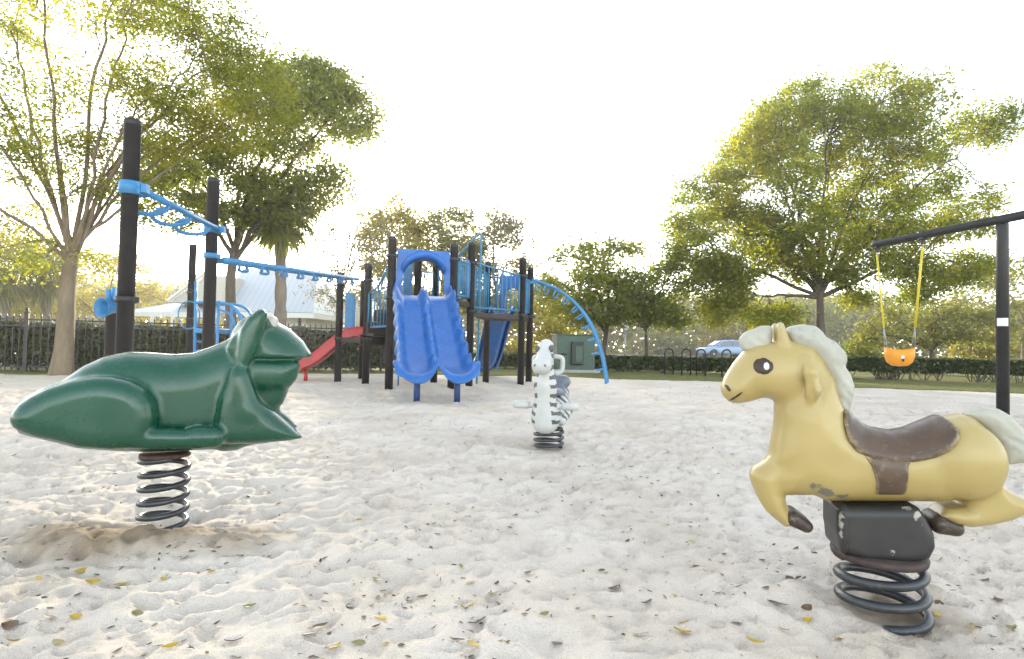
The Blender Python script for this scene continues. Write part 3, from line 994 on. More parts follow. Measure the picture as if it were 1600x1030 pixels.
# ---------------------------------------------------------------- zebra
def build_zebra():
    org = Vector((ZEBRA.x, ZEBRA.y, 0))
    root = empty('zebra_spring_rider', org, 'white zebra rider with black stripes facing the camera on a black spring', 'spring rider', rz=R(-15))
    g = Grid((-0.22, -0.36, 0.12), (0.22, 0.48, 0.86), 0.0075)
    F = g.cone((0, -0.10, 0.24), (0, 0.20, 0.26), 0.095, 0.098)
    F = smin(F, g.cone((0, 0.20, 0.27), (0, 0.34, 0.36), 0.10, 0.085), 0.06)
    F = smin(F, g.cone((0, -0.13, 0.20), (0, -0.15, 0.44), 0.084, 0.066), 0.05)
    F = smin(F, g.cone((0, -0.14, 0.44), (0, -0.16, 0.62), 0.066, 0.054), 0.05)
    F = smin(F, g.cone((0, -0.14, 0.71), (0, -0.25, 0.585), 0.052, 0.058), 0.03)
    F = smin(F, g.ell((0, -0.285, 0.588), (.066, .058, .058)), 0.02)
    F = smin(F, g.cone((0.044, -0.13, 0.72), (0.047, -0.12, 0.762), .026, .020, True), 0.012)
    mx = np.maximum(np.abs(g.X) - 0.016, g.cone((0, -0.10, 0.70), (0, -0.06, 0.45), 0.055, 0.06))
    F = smin(F, mx, 0.01)
    # hind legs folded along the flanks
    F = smin(F, np.minimum(g.cone((.085, 0.28, 0.26), (.085, 0.02, 0.19), .05, .035), g.cone((-.085, 0.28, 0.26), (-.085, 0.02, 0.19), .05, .035)), 0.02)
    me = g.mesh('body', F, 2)
    # stripes: black bands wrap flanks and neck, chest and muzzle stay white
    n = len(me.polygons)
    nor = np.zeros(n * 3, np.float32); me.polygons.foreach_get("normal", nor); nor = nor.reshape(-1, 3)
    ce = np.zeros(n * 3, np.float32); me.polygons.foreach_get("center", ce); ce = ce.reshape(-1, 3)
    wob = 0.012 * np.sin(ce[:, 1] * 23) + 0.010 * np.sin(ce[:, 0] * 40 + ce[:, 2] * 12)
    ph = np.where(ce[:, 1] > 0.02, ce[:, 1] * 0.8 + ce[:, 2] * 0.5, ce[:, 2] * 1.0 + ce[:, 1] * 0.25 - 0.25 * np.abs(ce[:, 0]))
    st = np.sin((ph + wob) * 2 * math.pi / 0.064) > 0.2
    chest = (nor[:, 1] < -0.80) & (ce[:, 1] < 0)
    muzzle = (ce[:, 1] < -0.22)
    face = (ce[:, 2] > 0.64) & (np.abs(ce[:, 0]) < 0.03) & (nor[:, 1] < 0)
    low = ce[:, 2] < 0.19
    mi = (st & ~chest & ~muzzle & ~face & ~low).astype(np.int32)
    me.polygons.foreach_set("material_index", mi)
    zw = paint('zebra_white', (0.50, 0.51, 0.49), 0.45, 0.07, dirt=(0.3, 0.28, 0.22), dirt_amt=0.25, coat=0.1)
    zb = paint('zebra_black', (0.085, 0.085, 0.09), 0.45, 0.2)
    link_mesh('body', me, [zw, zb], root)
    for s in (-1, 1):
        m = MB(); m.ball((s * 0.050, -0.205, 0.695), (.015, .018, .022), 12); m.build('eye', zb, root)
        m = MB()
        m.tube([(s * 0.030, -0.338, 0.596), (s * 0.036, -0.337, 0.588), (s * 0.038, -0.335, 0.580)], [.003, .005, .003], 6); m.build('nostril', zb, root)
        # hoop grips beside the neck
        m = MB()
        pts = [(s * 0.04, -0.08, 0.645), (s * 0.095, -0.07, 0.635), (s * 0.100, -0.06, 0.59), (s * 0.092, -0.06, 0.545), (s * 0.05, -0.08, 0.525)]
        m.tube(smooth_path(pts, 6), 0.0165, 10); m.build('handle', zw, root)
        # foot pegs
        m = MB()
        m.tube([(0, -0.13, 0.305), (s * 0.12, -0.13, 0.307)], 0.018, 10)
        m.tube([(s * 0.11, -0.13, 0.307), (s * 0.125, -0.13, 0.308), (s * 0.19, -0.13, 0.309), (s * 0.225, -0.13, 0.310), (s * 0.23, -0.13, 0.31)], [0.018, 0.026, 0.028, 0.024, 0.010], 14)
        m.build('foot_peg', zw, root)
    g2 = Grid((-0.16, -0.05, 0.25), (0.16, 0.50, 0.60), 0.007)
    S = g2.ell((0, 0.16, 0.385), (.09, .13, .035))
    S = smin(S, g2.cone((-0.05, 0.30, 0.45), (0.05, 0.30, 0.45), .050, .050), 0.05)
    sm = paint('blue_grey_saddle', (0.13, 0.15, 0.19), 0.35, 0.2, coat=0.2)
    link_mesh('saddle', g2.mesh('saddle', S, 2), sm, root)
    m = MB(); m.lathe([(0.09, 0), (0.10, 0.004), (0.10, 0.016), (0.08, 0.02)], (0, 0, 0.128), 24); m.build('mounting_plate', M['black'], root)
    m = MB(); coil(m, (0, 0), (0, 0), 0.098, 0.098, 0.0115, 0.0, 0.13, 3.3, 0.6); m.build('spring', M['spring'], root)


build_frog(); build_horse(); build_zebra()

# ================================================================== PLAY STRUCTURE
def lerp(a, b, t): return a + (b - a) * t


def build_play():
    org = Vector((-1.2, 10.0, 0))
    root = empty('play_structure', org, 'large blue and black play structure with double wave slide, red slide and arched climber', 'play structure')
    O = org

    def gp(px, d):                       # ground point under a post seen at px
        p = P(px, 540, d)
        return Vector((p.x, p.y, 0))

    def post(px, d, ztop, r=0.0635, clamps=()):
        g = gp(px, d)
        m = MB(O)
        m.lathe([(r, -0.15), (r, ztop - 0.07), (r * 1.04, ztop - 0.068), (r * 1.04, ztop - 0.02), (r * 0.85, ztop - 0.004), (r * 0.4, ztop)], g, 20)
        o = m.build('post', M['black'], root)
        for z, mat in clamps:
            c = MB(O)
            c.lathe([(r + 0.002, -0.03), (r + 0.014, -0.028), (r + 0.014, 0.028), (r + 0.002, 0.03)], g + Vector((0, 0, z)), 20)
            c.box(g + Vector((r + 0.02, -0.01, z)), (0.035, 0.05, 0.045))
            c.build('clamp', mat, o)
        return g

    B, T, S = M['blue'], M['teal'], M['skyblue']
    K_ = M['black']
    pA = post(194, 4.78, 2.55, clamps=((1.99, S), (1.94, S), (1.03, K_)))
    pB = post(325, 6.5, 2.55, clamps=((1.97, S), (1.66, S)))
    pC = post(296, 10.9, 2.52, clamps=((1.6, K_), (1.1, K_)))
    pC2 = post(172, 5.35, 0.98, 0.045)
    pD = post(529, 10.47, 1.99, clamps=((1.86, S), (0.78, K_)))
    pF = post(572.5, 10.1, 2.1, clamps=((1.80, K_), (0.78, K_)))
    pF2 = post(566, 11.4, 1.95)
    pG = post(609, 9.0, 2.38, clamps=((2.08, K_), (1.42, K_)))
    pI = post(650, 10.3, 2.28, clamps=((1.42, K_),))
    pJ = post(679, 10.67, 2.26, clamps=((1.42, K_),))
    pH = post(706.5, 9.25, 2.33, clamps=((2.08, K_), (1.42, K_)))
    pK = post(734, 9.92, 2.48, clamps=((2.12, K_), (1.28, K_)))
    pL = post(760, 11.27, 2.35, clamps=((1.28, K_),))
    pM = post(814.5, 10.75, 2.36, clamps=((2.02, K_), (1.28, K_)))
    pN = post(827, 11.24, 2.25, clamps=((1.95, S), (1.28, K_)))
    V = lambda p, z: Vector((p.x, p.y, z))

    # ---- decks
    def deck(pts, z, th=0.09):
        m = MB(O)
        m.prism([V(p, z - th) for p in pts], (0, 0, th))
        m.build('deck', M['deck'], root, bevel=0.012)
    deck([pG, pH, pK, pJ, pI], 1.45)
    deck([pK + Vector((.05, .02, 0)), pM, pN, pL], 1.28)
    deck([pD, pF, pF2 + Vector((0.0, 0, 0)), Vector((pD.x + .05, pF2.y, 0))], 0.80)
    # steps between the low and the high deck
    for k in range(3):
        t = (k + 0.5) / 3
        c = lerp(pF + Vector((.12, .35, 0)), pG + Vector((-.05, .95, 0)), t)
        m = MB(O); m.box((c.x, c.y, 0.85 + 0.2 * k), (0.30, 0.75, 0.05), -0.5)
        m.box((c.x - .12, c.y - 0.02, 0.76 + 0.2 * k), (0.03, 0.74, 0.17), -0.5)
        m.build('step', M['deck'], root, bevel=0.008)
    # dark enclosure panel below the steps
    m = MB(O)
    a, b = V(pF, 0.36) + Vector((.16, .55, 0)), V(pG, 0.36) + Vector((-.10, .9, 0))
    m.prism([a, b, b + Vector((0, 0, .6)), a + Vector((0, 0, .42))], (0, .03, 0))
    m.build('panel', M['deck'], root, bevel=0.006)

    # ---- barriers: two rails with upright bars
    def barrier(a, b, z0, z1a, z1b, n, mat, r=0.013, sag=0.0, inset=0.08):
        d = (b - a); d.z = 0; L_ = d.length; d.normalize()
        a = a + d * inset; b = b - d * inset
        m = MB(O)
        top = []
        for k in range(13):
            t = k / 12
            top.append(V(lerp(a, b, t), lerp(z1a, z1b, t) - sag * math.sin(math.pi * t) + 0.02 * math.sin(t * 9) * (1 if sag else 0)))
        m.tube(top, r * 1.35, 8)
        m.build('handrail', mat, root)
        m = MB(O); m.tube([V(a, z0), V(b, z0)], r * 1.35, 8); m.build('bottom_rail', mat, root)
        for k in range(n + 1):
            t = k / n
            q = MB(O)
            p = lerp(a, b, t)
            zt = lerp(z1a, z1b, t) - sag * math.sin(math.pi * t)
            q.tube([V(p, z0), V(p, zt)], r * (1.3 if k in (0, n) else 0.85), 7)
            bars.append(q)
    bars = []
    barrier(pF, pG + Vector((-.05, .1, 0)), 0.98, 1.56, 1.92, 6, T, sag=0.06)
    barrier(pF2, pI + Vector((-.2, .1, 0)), 0.95, 1.6, 1.9, 6, T)
    barrier(pI, pJ, 1.52, 2.02, 2.02, 4, T)
    barrier(pJ, pK, 1.52, 2.1, 2.1, 5, T)
    barrier(pH, pK, 1.52, 2.1, 2.1, 6, T)
    barrier(pK, pM, 1.36, 2.14, 2.02, 10, T)
    barrier(pK + Vector((0, .1, 0)), pL, 1.36, 2.1, 2.1, 8, T)
    barrier(pM, pN, 1.36, 1.98, 1.98, 4, T)
    barrier(pL, lerp(pL, pN, .42), 1.36, 2.05, 2.03, 4, T, inset=0.05)
    for q in bars[:95]:
        q.build('bar', T, root)

    # ---- flat blue uprights beside the deck
    def slat(p, z0, z1, wd, dirv, mat):
        dirv = Vector(dirv).normalized()
        m = MB(O)
        a = V(p, z0) - dirv * wd / 2
        m.prism([a, a + dirv * wd, a + dirv * wd + Vector((0, 0, z1 - z0)), a + Vector((0, 0, z1 - z0))], Vector((-dirv.y, dirv.x, 0)) * 0.03)
        m.build('panel', mat, root, bevel=0.006)
    gi = (pI - pG)
    slat(lerp(pG, pI, .62), 1.5, 2.2, 0.42, gi, S)
    hk = (pK - pH)
    slat(lerp(pH, pK, .28), 1.5, 2.16, 0.16, hk, T)
    slat(lerp(pH, pK, .86), 1.5, 2.16, 0.14, hk, B)
    slat(lerp(pM, pN, .5), 1.32, 2.0, 0.16, (pN - pM), S)
    slat(pD + Vector((.16, .05, 0)), 0.86, 1.62, 0.14, (1, .2, 0), S)
    slat(pF2 + Vector((-.22, .05, 0)), 0.86, 1.60, 0.10, (1, .2, 0), S)

    # ---- arched entrance panel with a hood over the slide
    def arch_panel(a, b, z0, z1, ro, th, mat, name='arch_panel', squash=1.0, zc=None, base_open=True):
        d = (b - a).normalized(); nrm = Vector((d.y, -d.x, 0))
        wd = (b - a).length; mid = (a + b) / 2
        zc = (z0 + 0.42) if zc is None else zc
        n = 28
        inner, outer = [], []
        for k in range(n + 1):
            an = math.pi * (1 - k / n)
            inner.append((ro * math.cos(an), zc + ro * squash * math.sin(an)))
        def clip(x, z):
            # project outwards to the rectangle
            dx, dz = x, z - zc
            kx = (wd / 2) / abs(dx) if abs(dx) > 1e-6 else 1e9
            kz = (z1 - zc) / dz if dz > 1e-6 else 1e9
            k = min(kx, kz)
            return (dx * k, zc + dz * k)
        outer = [clip(x, z) for x, z in inner]
        inner = [(-ro, z0)] + inner + [(ro, z0)]
        outer = [(-wd / 2, z0)] + outer + [(wd / 2, z0)]
        m = MB(O)
        c3 = lambda x, z, off: mid + d * x + Vector((0, 0, z)) + nrm * off
        vs, fs = [], []
        for (xi, zi), (xo, zo) in zip(inner, outer):
            vs += [c3(xi, zi, th / 2), c3(xo, zo, th / 2), c3(xi, zi, -th / 2), c3(xo, zo, -th / 2)]
        for k in range(len(inner) - 1):
            i = 4 * k; j = i + 4
            fs += [(i, j, j + 1, i + 1), (i + 2, i + 3, j + 3, j + 2), (i, i + 2, j + 2, j), (i + 1, j + 1, j + 3, i + 3)]
        m.add(vs, fs, False)
        o = m.build(name, mat, root, bevel=0.008)
        return mid, d, nrm, zc
    fr = lerp(pG, pH, 0.075), lerp(pG, pH, 0.94)
    mid, d, nrm, zc = arch_panel(fr[0], fr[1], 1.46, 2.20, 0.335, 0.05, M['bluepanel'], zc=1.70)
    m = MB(O)
    vs, fs = [], []
    n = 26
    for k in range(n + 1):
        an = R(158) - R(136) * k / n
        ct, sn = math.cos(an), math.sin(an)
        e_ = max(0.0, math.sin(math.pi * k / n)) ** 0.5
        for ro, off in ((0.335, 0.026), (0.36 + .12 * e_, 0.026), (0.36 + .10 * e_, 0.20 * e_ + 0.028), (0.345 + .02 * e_, 0.21 * e_ + 0.029)):
            vs.append(mid + d * ro * ct + Vector((0, 0, zc + ro * sn)) + nrm * off)
    for k in range(n):
        for q in range(4):
            i = 4 * k
            fs.append((i + q, i + 4 + q, i + 4 + (q + 1) % 4, i + (q + 1) % 4))
    m.add(vs, fs, True)
    m.build('hood', M['bluepanel'], root)

    # back panel with a round crawl opening over the second slide
    arch_panel(lerp(pL, pN, .30), lerp(pL, pN, .93), 1.33, 2.08, 0.17, 0.05, M['bluepanel'], zc=1.66)
    # ---- slides
    def slide(path, wid, lanes, wall, mat, name, scallop=0.0, up=Vector((0, 0, 1))):
        """path: world points down the middle; cross-section with walls and dividers"""
        path = smooth_path(path, 12)
        ln = [0]
        for i in range(1, len(path)): ln.append(ln[-1] + (path[i] - path[i - 1]).length)
        nt_ = 49 if lanes > 1 else 29
        vs, fs = [], []
        for i, p in enumerate(path):
            t = path[min(i + 1, len(path) - 1)] - path[max(i - 1, 0)]
            t.normalize()
            side = t.cross(Vector((0, 0, 1))).normalized()
            nn = side.cross(t).normalized()
            s = ln[i]; f_ = s / ln[-1]
            endf = max(0, 1 - (ln[-1] - s) / 0.32)
            topf = max(0, 1 - s / 0.25)
            sc = 1 + scallop * (1 - endf) * math.sin(s * 2 * math.pi / 0.34)
            for j in range(nt_):
                w_ = -1 + 2 * j / (nt_ - 1)
                a = abs(w_)
                lane = (w_ + 1) / 2 * lanes % 1.0 if w_ < 1 else 1.0
                # troughs
                e = min(lane, 1 - lane) if lanes > 1 else min((w_ + 1) / 2, (1 - w_) / 2)
                h = 0
                ew = (1 - a) * wid / 2           # metres from the outer edge
                if ew < 0.16:
                    q = min(1, ew / 0.03) if ew < 0.03 else (1 - (ew - 0.03) / 0.13)
                    q = q * q * (3 - 2 * q)
                    h = wall * sc * q * (1 + 0.25 * endf)
                if lanes > 1:
                    c_ = abs(w_) * wid / 2
                    if c_ < 0.10:
                        q = 1 - c_ / 0.10; q = q * q * (3 - 2 * q)
                        h = max(h, wall * 0.72 * (1 + scallop * 0.8 * math.sin(s * 2 * math.pi / 0.34 + 1.0)) * q * (1 - 0.35 * endf))
                if lanes > 1:
                    par = wall * 1.25 * abs(2 * lane - 1) ** 2.6
                    eb = min(1, endf * 1.6)
                    h = h * (1 - eb) + max(h * .6, par) * eb
                off = scallop * 0.05 * math.sin(s * 2 * math.pi / 0.34 + 0.6) * (a ** 6) * (1 if w_ > 0 else -1)
                flare = 1 + 0.06 * min(1, endf * 1.5) * (a ** 2) + 0.04 * f_ * a
                drop = -0.085 * max(0, (endf - 0.72) / 0.28) ** 2.2
                # run-out edge bulges forward in each lane
                ew_ = min(1, max(0, 1 - (ln[-1] - s) / 0.20)); ew_ = ew_ * ew_ * (3 - 2 * ew_)
                h *= 1 - 0.62 * ew_ * (a ** 2)
                bul = 0.17 * endf * (1 - (2 * min(lane, 1 - lane) - 1) ** 2 if lanes > 1 else 1 - a * a)
                vs.append(p + side * (w_ * wid / 2 * flare + off) + nn * (h + drop) + t * bul)
        for i in range(len(path) - 1):
            for j in range(nt_ - 1):
                fs.append((i * nt_ + j, i * nt_ + j + 1, (i + 1) * nt_ + j + 1, (i + 1) * nt_ + j))
        m = MB(O); m.add(vs, fs, True)
        o = m.build(name, mat, root)
        sd_ = o.modifiers.new('thick', 'SOLIDIFY'); sd_.thickness = 0.035; sd_.offset = -1
        bv = o.modifiers.new('round', 'BEVEL'); bv.width = 0.014; bv.segments = 3; bv.limit_method = 'ANGLE'; bv.angle_limit = R(50)
        return o
    top = (pG + pH) / 2
    bot = P(686, 540, 7.0); bot.z = 0
    dv = (bot - top); run = dv.length; dv.normalize()
    prof = [(-0.02, 1.47), (0.18, 1.455), (0.42, 1.36), (0.75, 1.12), (1.1, 0.86), (1.45, 0.615), (1.75, 0.45), (2.0, 0.375), (2.2, 0.355)]
    kk = run / 2.2
    pth = [V(top + dv * s * kk, z) for s, z in prof]
    ds = slide(pth, 0.94, 2, 0.15, B, 'double_slide', 0.30)
    for px in (651, 714):
        p = G(px, 627); q = p + Vector((0, 0.18, 0))
        m = MB(O); m.tube([V(p, -0.1), V(p, 0.36)], 0.04, 14)
        m.build('leg', paint('dark_blue_paint', (0.012, 0.045, 0.16), 0.5, 0.15) if px == 651 else bpy.data.materials['dark_blue_paint'], ds)
    # red slide
    p0 = pD + Vector((0.42, 0.28, 0)); p1 = P(474, 583, 10.6); p1.z = 0
    rp = [(0, .83), (.14, .83), (.30, .77), (.48, .62), (.66, .44), (.82, .31), (.92, .265), (1.0, .255)]
    rs = slide([V(lerp(p0, p1, s), z) for s, z in rp], 0.52, 1, 0.17, M['red'], 'red_slide')
    m = MB(O); q = lerp(p0, p1, .96); m.tube([V(q, -0.1), V(q, 0.24)], 0.035, 12); m.build('leg', M['red'], rs)
    m = MB(O); m.prism([V(pD + Vector((.12, .10, 0)), .80), V(pF + Vector((-.05, .3, 0)), .80), V(pF + Vector((-.05, .3, 0)), .96), V(pD + Vector((.12, .10, 0)), .94)], (0, .04, 0))
    m.build('panel', M['red'], root, bevel=0.008)
    # rear blue slide
    a = P(785, 489, 11.25); b = P(757, 575, 13.2)
    z0, z1 = a.z, max(0.22, b.z)
    pts = [(0, z0), (.1, z0 - .03), (.3, lerp(z0, z1, .25)), (.6, lerp(z0, z1, .66)), (.85, lerp(z0, z1, .93)), (1, z1)]
    slide([V(lerp(a, b, s), z) for s, z in pts], 0.55, 1, 0.16, B, 'rear_slide')

    # ---- arched ladder on the right
    A0 = [(831, 437), (850, 443), (874, 454), (898, 474), (917, 498), (931, 528), (941, 562), (948, 603)]
    rails = []
    for off, dx in ((0.0, 0.0), (0.42, 0.10)):
        pts = [P(x, y, 11.24) + Vector((dx, off, 0)) for x, y in A0]
        pts[-1].z = -0.05
        rails.append(smooth_path(pts, 6))
        m = MB(O); m.tube(rails[-1], 0.026, 10); m.build('arch_rail', S, root)
    nr = len(rails[0])
    for k in range(1, 11):
        i = int(k / 11 * (nr - 1))
        p, q = rails[0][i], rails[1][i]
        t = (rails[0][min(i + 1, nr - 1)] - rails[0][i - 1]).normalized()
        inn = Vector((t.z, 0, -t.x))
        inn = inn if inn.x < 0 or inn.z < -0.9 else -inn
        m = MB(O)
        dd = 0.17
        m.tube(smooth_path([p, p + inn * dd * .8, lerp(p, q, .2) + inn * dd, lerp(p, q, .8) + inn * dd, q + inn * dd * .8, q], 5), 0.016, 8)
        m.build('rung', S, root)

    # ---- tall bent pole
    gb = G(744.5, 601)
    tp = P(752, 364, gb.y); 
    pts = [V(gb, -0.1), Vector((gb.x + .02, gb.y, 1.2)), Vector((tp.x, gb.y, tp.z - 0.12))]
    bend = smooth_path([Vector((tp.x, gb.y, tp.z - 0.12)), Vector((tp.x - .01, gb.y + .0, tp.z - 0.02)), Vector((tp.x - .10, gb.y + .02, tp.z - .06)), P(728, 388, gb.y + .1), P(716, 401, gb.y + .2)], 5)
    m = MB(O); m.tube(pts + bend[1:], 0.019, 10); m.build('fire_pole', T, root)
    g2 = G(604, 600); m = MB(O); m.tube([V(g2, -.1), V(g2, 1.2)], 0.022, 8); m.build('support_pole', T, root)
    g2 = G(622, 604); m = MB(O); m.tube([V(g2, -.1), V(g2, 1.3)], 0.014, 8); m.build('support_pole', T, root)

    # ---- overhead wave ladder between the two tall posts
    za = 1.965
    dab = (pB - pA); dab.normalize(); nb = Vector((dab.y, -dab.x, 0))
    m = MB(O); m.tube([V(pA, za) + nb * .07 + dab * .02, V(pB, za) + nb * .07 - dab * .02], 0.030, 12); m.build('ladder_rail', S, root)
    L_ = (pB - pA).length
    for k in range(3):
        c = V(pA + dab * (0.22 + k * (L_ - 0.30) / 3), za)
        m = MB(O)
        m.tube(smooth_path([c + nb * .07, c - nb * .08 + Vector((0, 0, -.02)), c - nb * .17 + Vector((0, 0, -.07)) + dab * .04, c - nb * .15 + Vector((0, 0, -.12)) + dab * .12, c - nb * .02 + Vector((0, 0, -.13)) + dab * .19, c + nb * .06 + Vector((0, 0, -.08)) + dab * .26, c + nb * .07 + dab * .30], 6), 0.019, 8)
        m.build('rung', S, root)
    for p in (pA, pB):
        m = MB(O)
        m.lathe([(0.066, -0.045), (0.085, -0.04), (0.085, 0.04), (0.066, 0.045)], V(p, za), 20)
        m.box(V(p, za) + nb * .06, (0.16, 0.07, 0.07), math.atan2(nb.y, nb.x))
        m.build('ladder_bracket', S, root)
    # ---- long overhead beam to the main structure with hanging loops
    a, b = V(pB, 1.62) + Vector((.07, .02, 0)), V(pD, 1.87) + Vector((.24, .07, 0))
    dv = (b - a).normalized(); nb = Vector((dv.y, -dv.x, 0)).normalized()
    for sgn in (-1, 1):
        m = MB(O); m.tube([a + nb * .07 * sgn, b + nb * .07 * sgn], 0.034, 10); m.build('overhead_beam', S, root)
    for k in range(8):
        t = (k + .6) / 8.3
        c = lerp(a, b, t)
        m = MB(O)
        m.tube(smooth_path([c + nb * .07, c + nb * .08 + Vector((0, 0, -.07)), c + dv * .12 + Vector((0, 0, -.095)), c + dv * .30 + Vector((0, 0, -.085)), c + dv * .36 - nb * .07], 5), 0.019, 8)
        m.build('hand_loop', S, root)
    # ---- talk tube on the tall left post
    dT = 5.05
    hz = P(166, 481, dT - .06); ax = Vector((-.30, -1, -.06)).normalized()
    m = MB(O)
    m.lathe([(0.040, -.13), (0.046, -.06), (0.060, -.02), (0.080, .03), (0.087, .045), (0.083, .048), (0.060, 0.0), (0.035, -.05), (0.005, -.09)], hz, 26, axis=ax)
    o = m.build('talk_tube', S, root)
    bk = hz - ax * .11
    m = MB(O); m.tube(smooth_path([bk, bk + Vector((.045, .02, .05)), P(182, 462, dT), P(182, 450, dT)], 6), 0.036, 14); m.build('pipe', S, o)
    m = MB(O); m.tube(smooth_path([bk + Vector((-.03, .02, .02)), P(172, 468, dT + .03), P(171, 453, dT + .03)], 6), 0.030, 14); m.build('pipe', S, o)
    m = MB(O); m.box((P(190, 458, dT - .1) + P(178, 458, dT)) / 2, (.14, .03, .10), R(-40)); m.build('talk_tube_bracket', S, root)
    
    # ---- small blue climbing frame beside the far left post
    dC = 9.6
    def W(x, y, off=0.0):
        p = P(x, y, dC); return p + Vector((0, off, 0))
    for off in (0.0, 0.45):
        m = MB(O)
        p = W(306, 440, off); q = W(305, 560, off); q.z = -.05; m.tube([p, q], 0.024, 9)
        m.build('ladder_rail', S, root)
        m = MB(O)
        p = W(342, 470, off); q = W(338, 560, off); q.z = -.05; m.tube([p, q], 0.024, 9)
        m.build('ladder_rail', S, root)
        m = MB(O)
        m.tube(smooth_path([W(306, 473, off), W(342, 473, off), W(362, 478, off), W(374, 492, off), W(378, 520, off), W(376, 560, off)], 6), 0.024, 9)
        m.build('handrail', S, root)
        m = MB(O)
        m.tube(smooth_path([W(342, 484, off), W(356, 489, off), W(365, 500, off), W(368, 520, off)], 6), 0.018, 8)
        m.build('handrail', S, root)
    hoop = []
    for k in range(20):
        an = 2 * math.pi * k / 20
        hoop.append(W(290 + 17 * math.cos(an), 492 + 22 * math.sin(an), .1))
    m = MB(O); m.tube(hoop, 0.011, 8, closed=True); m.build('hoop', T, root)
    m = MB(O)
    p = W(322, 517, .22); m.box(p, (0.36, 0.5, 0.085)); m.build('platform', S, root, bevel=.02)
    for y in (534, 548, 562, 576):
        m = MB(O); m.tube([W(305, y, 0), W(305, y, .45)], 0.015, 8); m.build('rung', S, root)
        m = MB(O); m.tube([W(305, y, .0), W(318, y, 0.0)], 0.013, 8); m.build('rung', S, root)


build_play()

# ================================================================== SWING
def build_swing():
    pa = P(1567, 640, 6.05); base = Vector((pa.x, pa.y, 0))
    a = P(1366, 381, 7.65); b = P(1567, 345, 6.05)
    z = (a.z + b.z) / 2
    a.z = b.z = z
    d = (b - a).normalized()
    root = empty('swing_frame', base, 'black steel swing frame with one upright and a long cantilever beam', 'swing frame')
    m = MB(base)
    m.lathe([(0.056, -0.2), (0.056, z - 0.05), (0.05, z)], base, 20); m.build('post', M['black'], root)
    m = MB(base); m.tube([a, a + d * .02, b + d * 1.9], [.05, .046, .046], 16); m.build('beam', M['black'], root)
    m = MB(base)
    m.lathe([(0.0565, -.035), (0.058, -.034), (0.058, .034), (0.0565, .035)], base + Vector((0, 0, P(1567, 503, 6.0).z)), 20)
    m.f = [f for f in m.f]; 
    # sticker: a quarter-wrap on the viewer's side
    m2 = MB(base)
    zc = P(1567, 503, 6.0).z
    vs, fs = [], []
    for k in range(9):
        an = R(-90 - 52 + 104 * k / 8) + math.atan2(-base.x, base.y) * 1.0
        vs += [base + Vector((0.0582 * math.cos(an), 0.0582 * math.sin(an), zc - .042)), base + Vector((0.0582 * math.cos(an), 0.0582 * math.sin(an), zc + .042))]
        if k: fs.append((2 * k - 2, 2 * k, 2 * k + 1, 2 * k - 1))
    m2.add(vs, fs, True); m2.build('sticker', M['white'], root)
    hang = []
    t1 = P(1441, 372, 6.95)
    k1 = (t1 - a).dot(d) / 1.0
    for s in (0.03, None):
        p = a + d * (0.04 if s else max(0.55, min(0.85, k1)))
        m = MB(base); m.box(p + Vector((0, 0, -.005)), (.075, .075, .115), math.atan2(d.y, d.x)); m.box(p + Vector((0, 0, -.075)), (.03, .05, .06), math.atan2(d.y, d.x))
        m.build('hanger', M['black'], root, bevel=.006)
        hang.append(p + Vector((0, 0, -.10)))
    # bucket seat
    c = (hang[0] + hang[1]) / 2
    cz = P(1405, 557, (hang[0].y + hang[1].y) / 2)
    so = Vector((cz.x, c.y, cz.z))
    s = empty('bucket_swing', so, 'orange toddler bucket seat hanging on yellow sleeved chains', 'swing seat')
    h = (hang[1] - hang[0]); h.z = 0; h.normalize(); fw = Vector((-h.y, h.x, 0))
    if fw.y < 0: fw = -fw
    # seat faces the viewer: open-topped shell with leg holes
    u = (Vector((1, 0, 0)) * .75 + h * .25).normalized(); wv = Vector((-u.y, u.x, 0))
    m = MB(so)
    n = 28
    rings = [(0.150, .105, .112), (0.168, .118, .112), (0.164, .115, .0), (0.140, .095, -.075), (0.085, .06, -.118), (0.02, .015, -.124)]
    vs, fs = [], []
    for rx, ry, zz in rings:
        for j in range(n):
            an = 2 * math.pi * j / n
            cx = abs(math.cos(an)) ** .75 * (1 if math.cos(an) > 0 else -1)
            sag = -0.028 * (abs(math.sin(an)) ** 2) * (1 if zz > .1 else 0)
            vs.append(so + u * rx * cx + wv * ry * math.sin(an) + Vector((0, 0, zz + sag)))
    for i in range(len(rings) - 1):
        for j in range(n):
            fs.append((i * n + j, i * n + (j + 1) % n, (i + 1) * n + (j + 1) % n, (i + 1) * n + j))
    m.add(vs, fs, True)
    o = m.build('seat', M['orange'], s)
    sd_ = o.modifiers.new('thick', 'SOLIDIFY'); sd_.thickness = 0.012
    m = MB(so); q = so - wv * .116 + Vector((0, 0, -.01))
    m.lathe([(.022, 0), (.020, .004)], q, 14, axis=-wv); m.build('badge', M['white'], s)
    m = MB(so); m.tube([so - wv * .112 + Vector((.005, 0, -.03)), so - wv * .11 + Vector((.01, 0, -.06))], .012, 8); m.build('buckle', M['black'], s)
    for hp, sg in ((hang[0], -1), (hang[1], 1)):
        e = so + u * .15 * sg + Vector((0, 0, .11))
        split = lerp(hp, e, .80)
        m = MB(so); m.tube([lerp(hp, e, .03), split], .0135 if sg > 0 else .011, 9); m.build('chain_sleeve', M['yellow'], s)
        m = MB(so)
        for dw in (-.06, .06):
            m.tube([split, e + wv * dw], .0045, 6)
        m.tube([hp + Vector((0, 0, .01)), lerp(hp, e, .04)], .006, 6)
        m.build('chain', M['galv'], s)


build_swing()

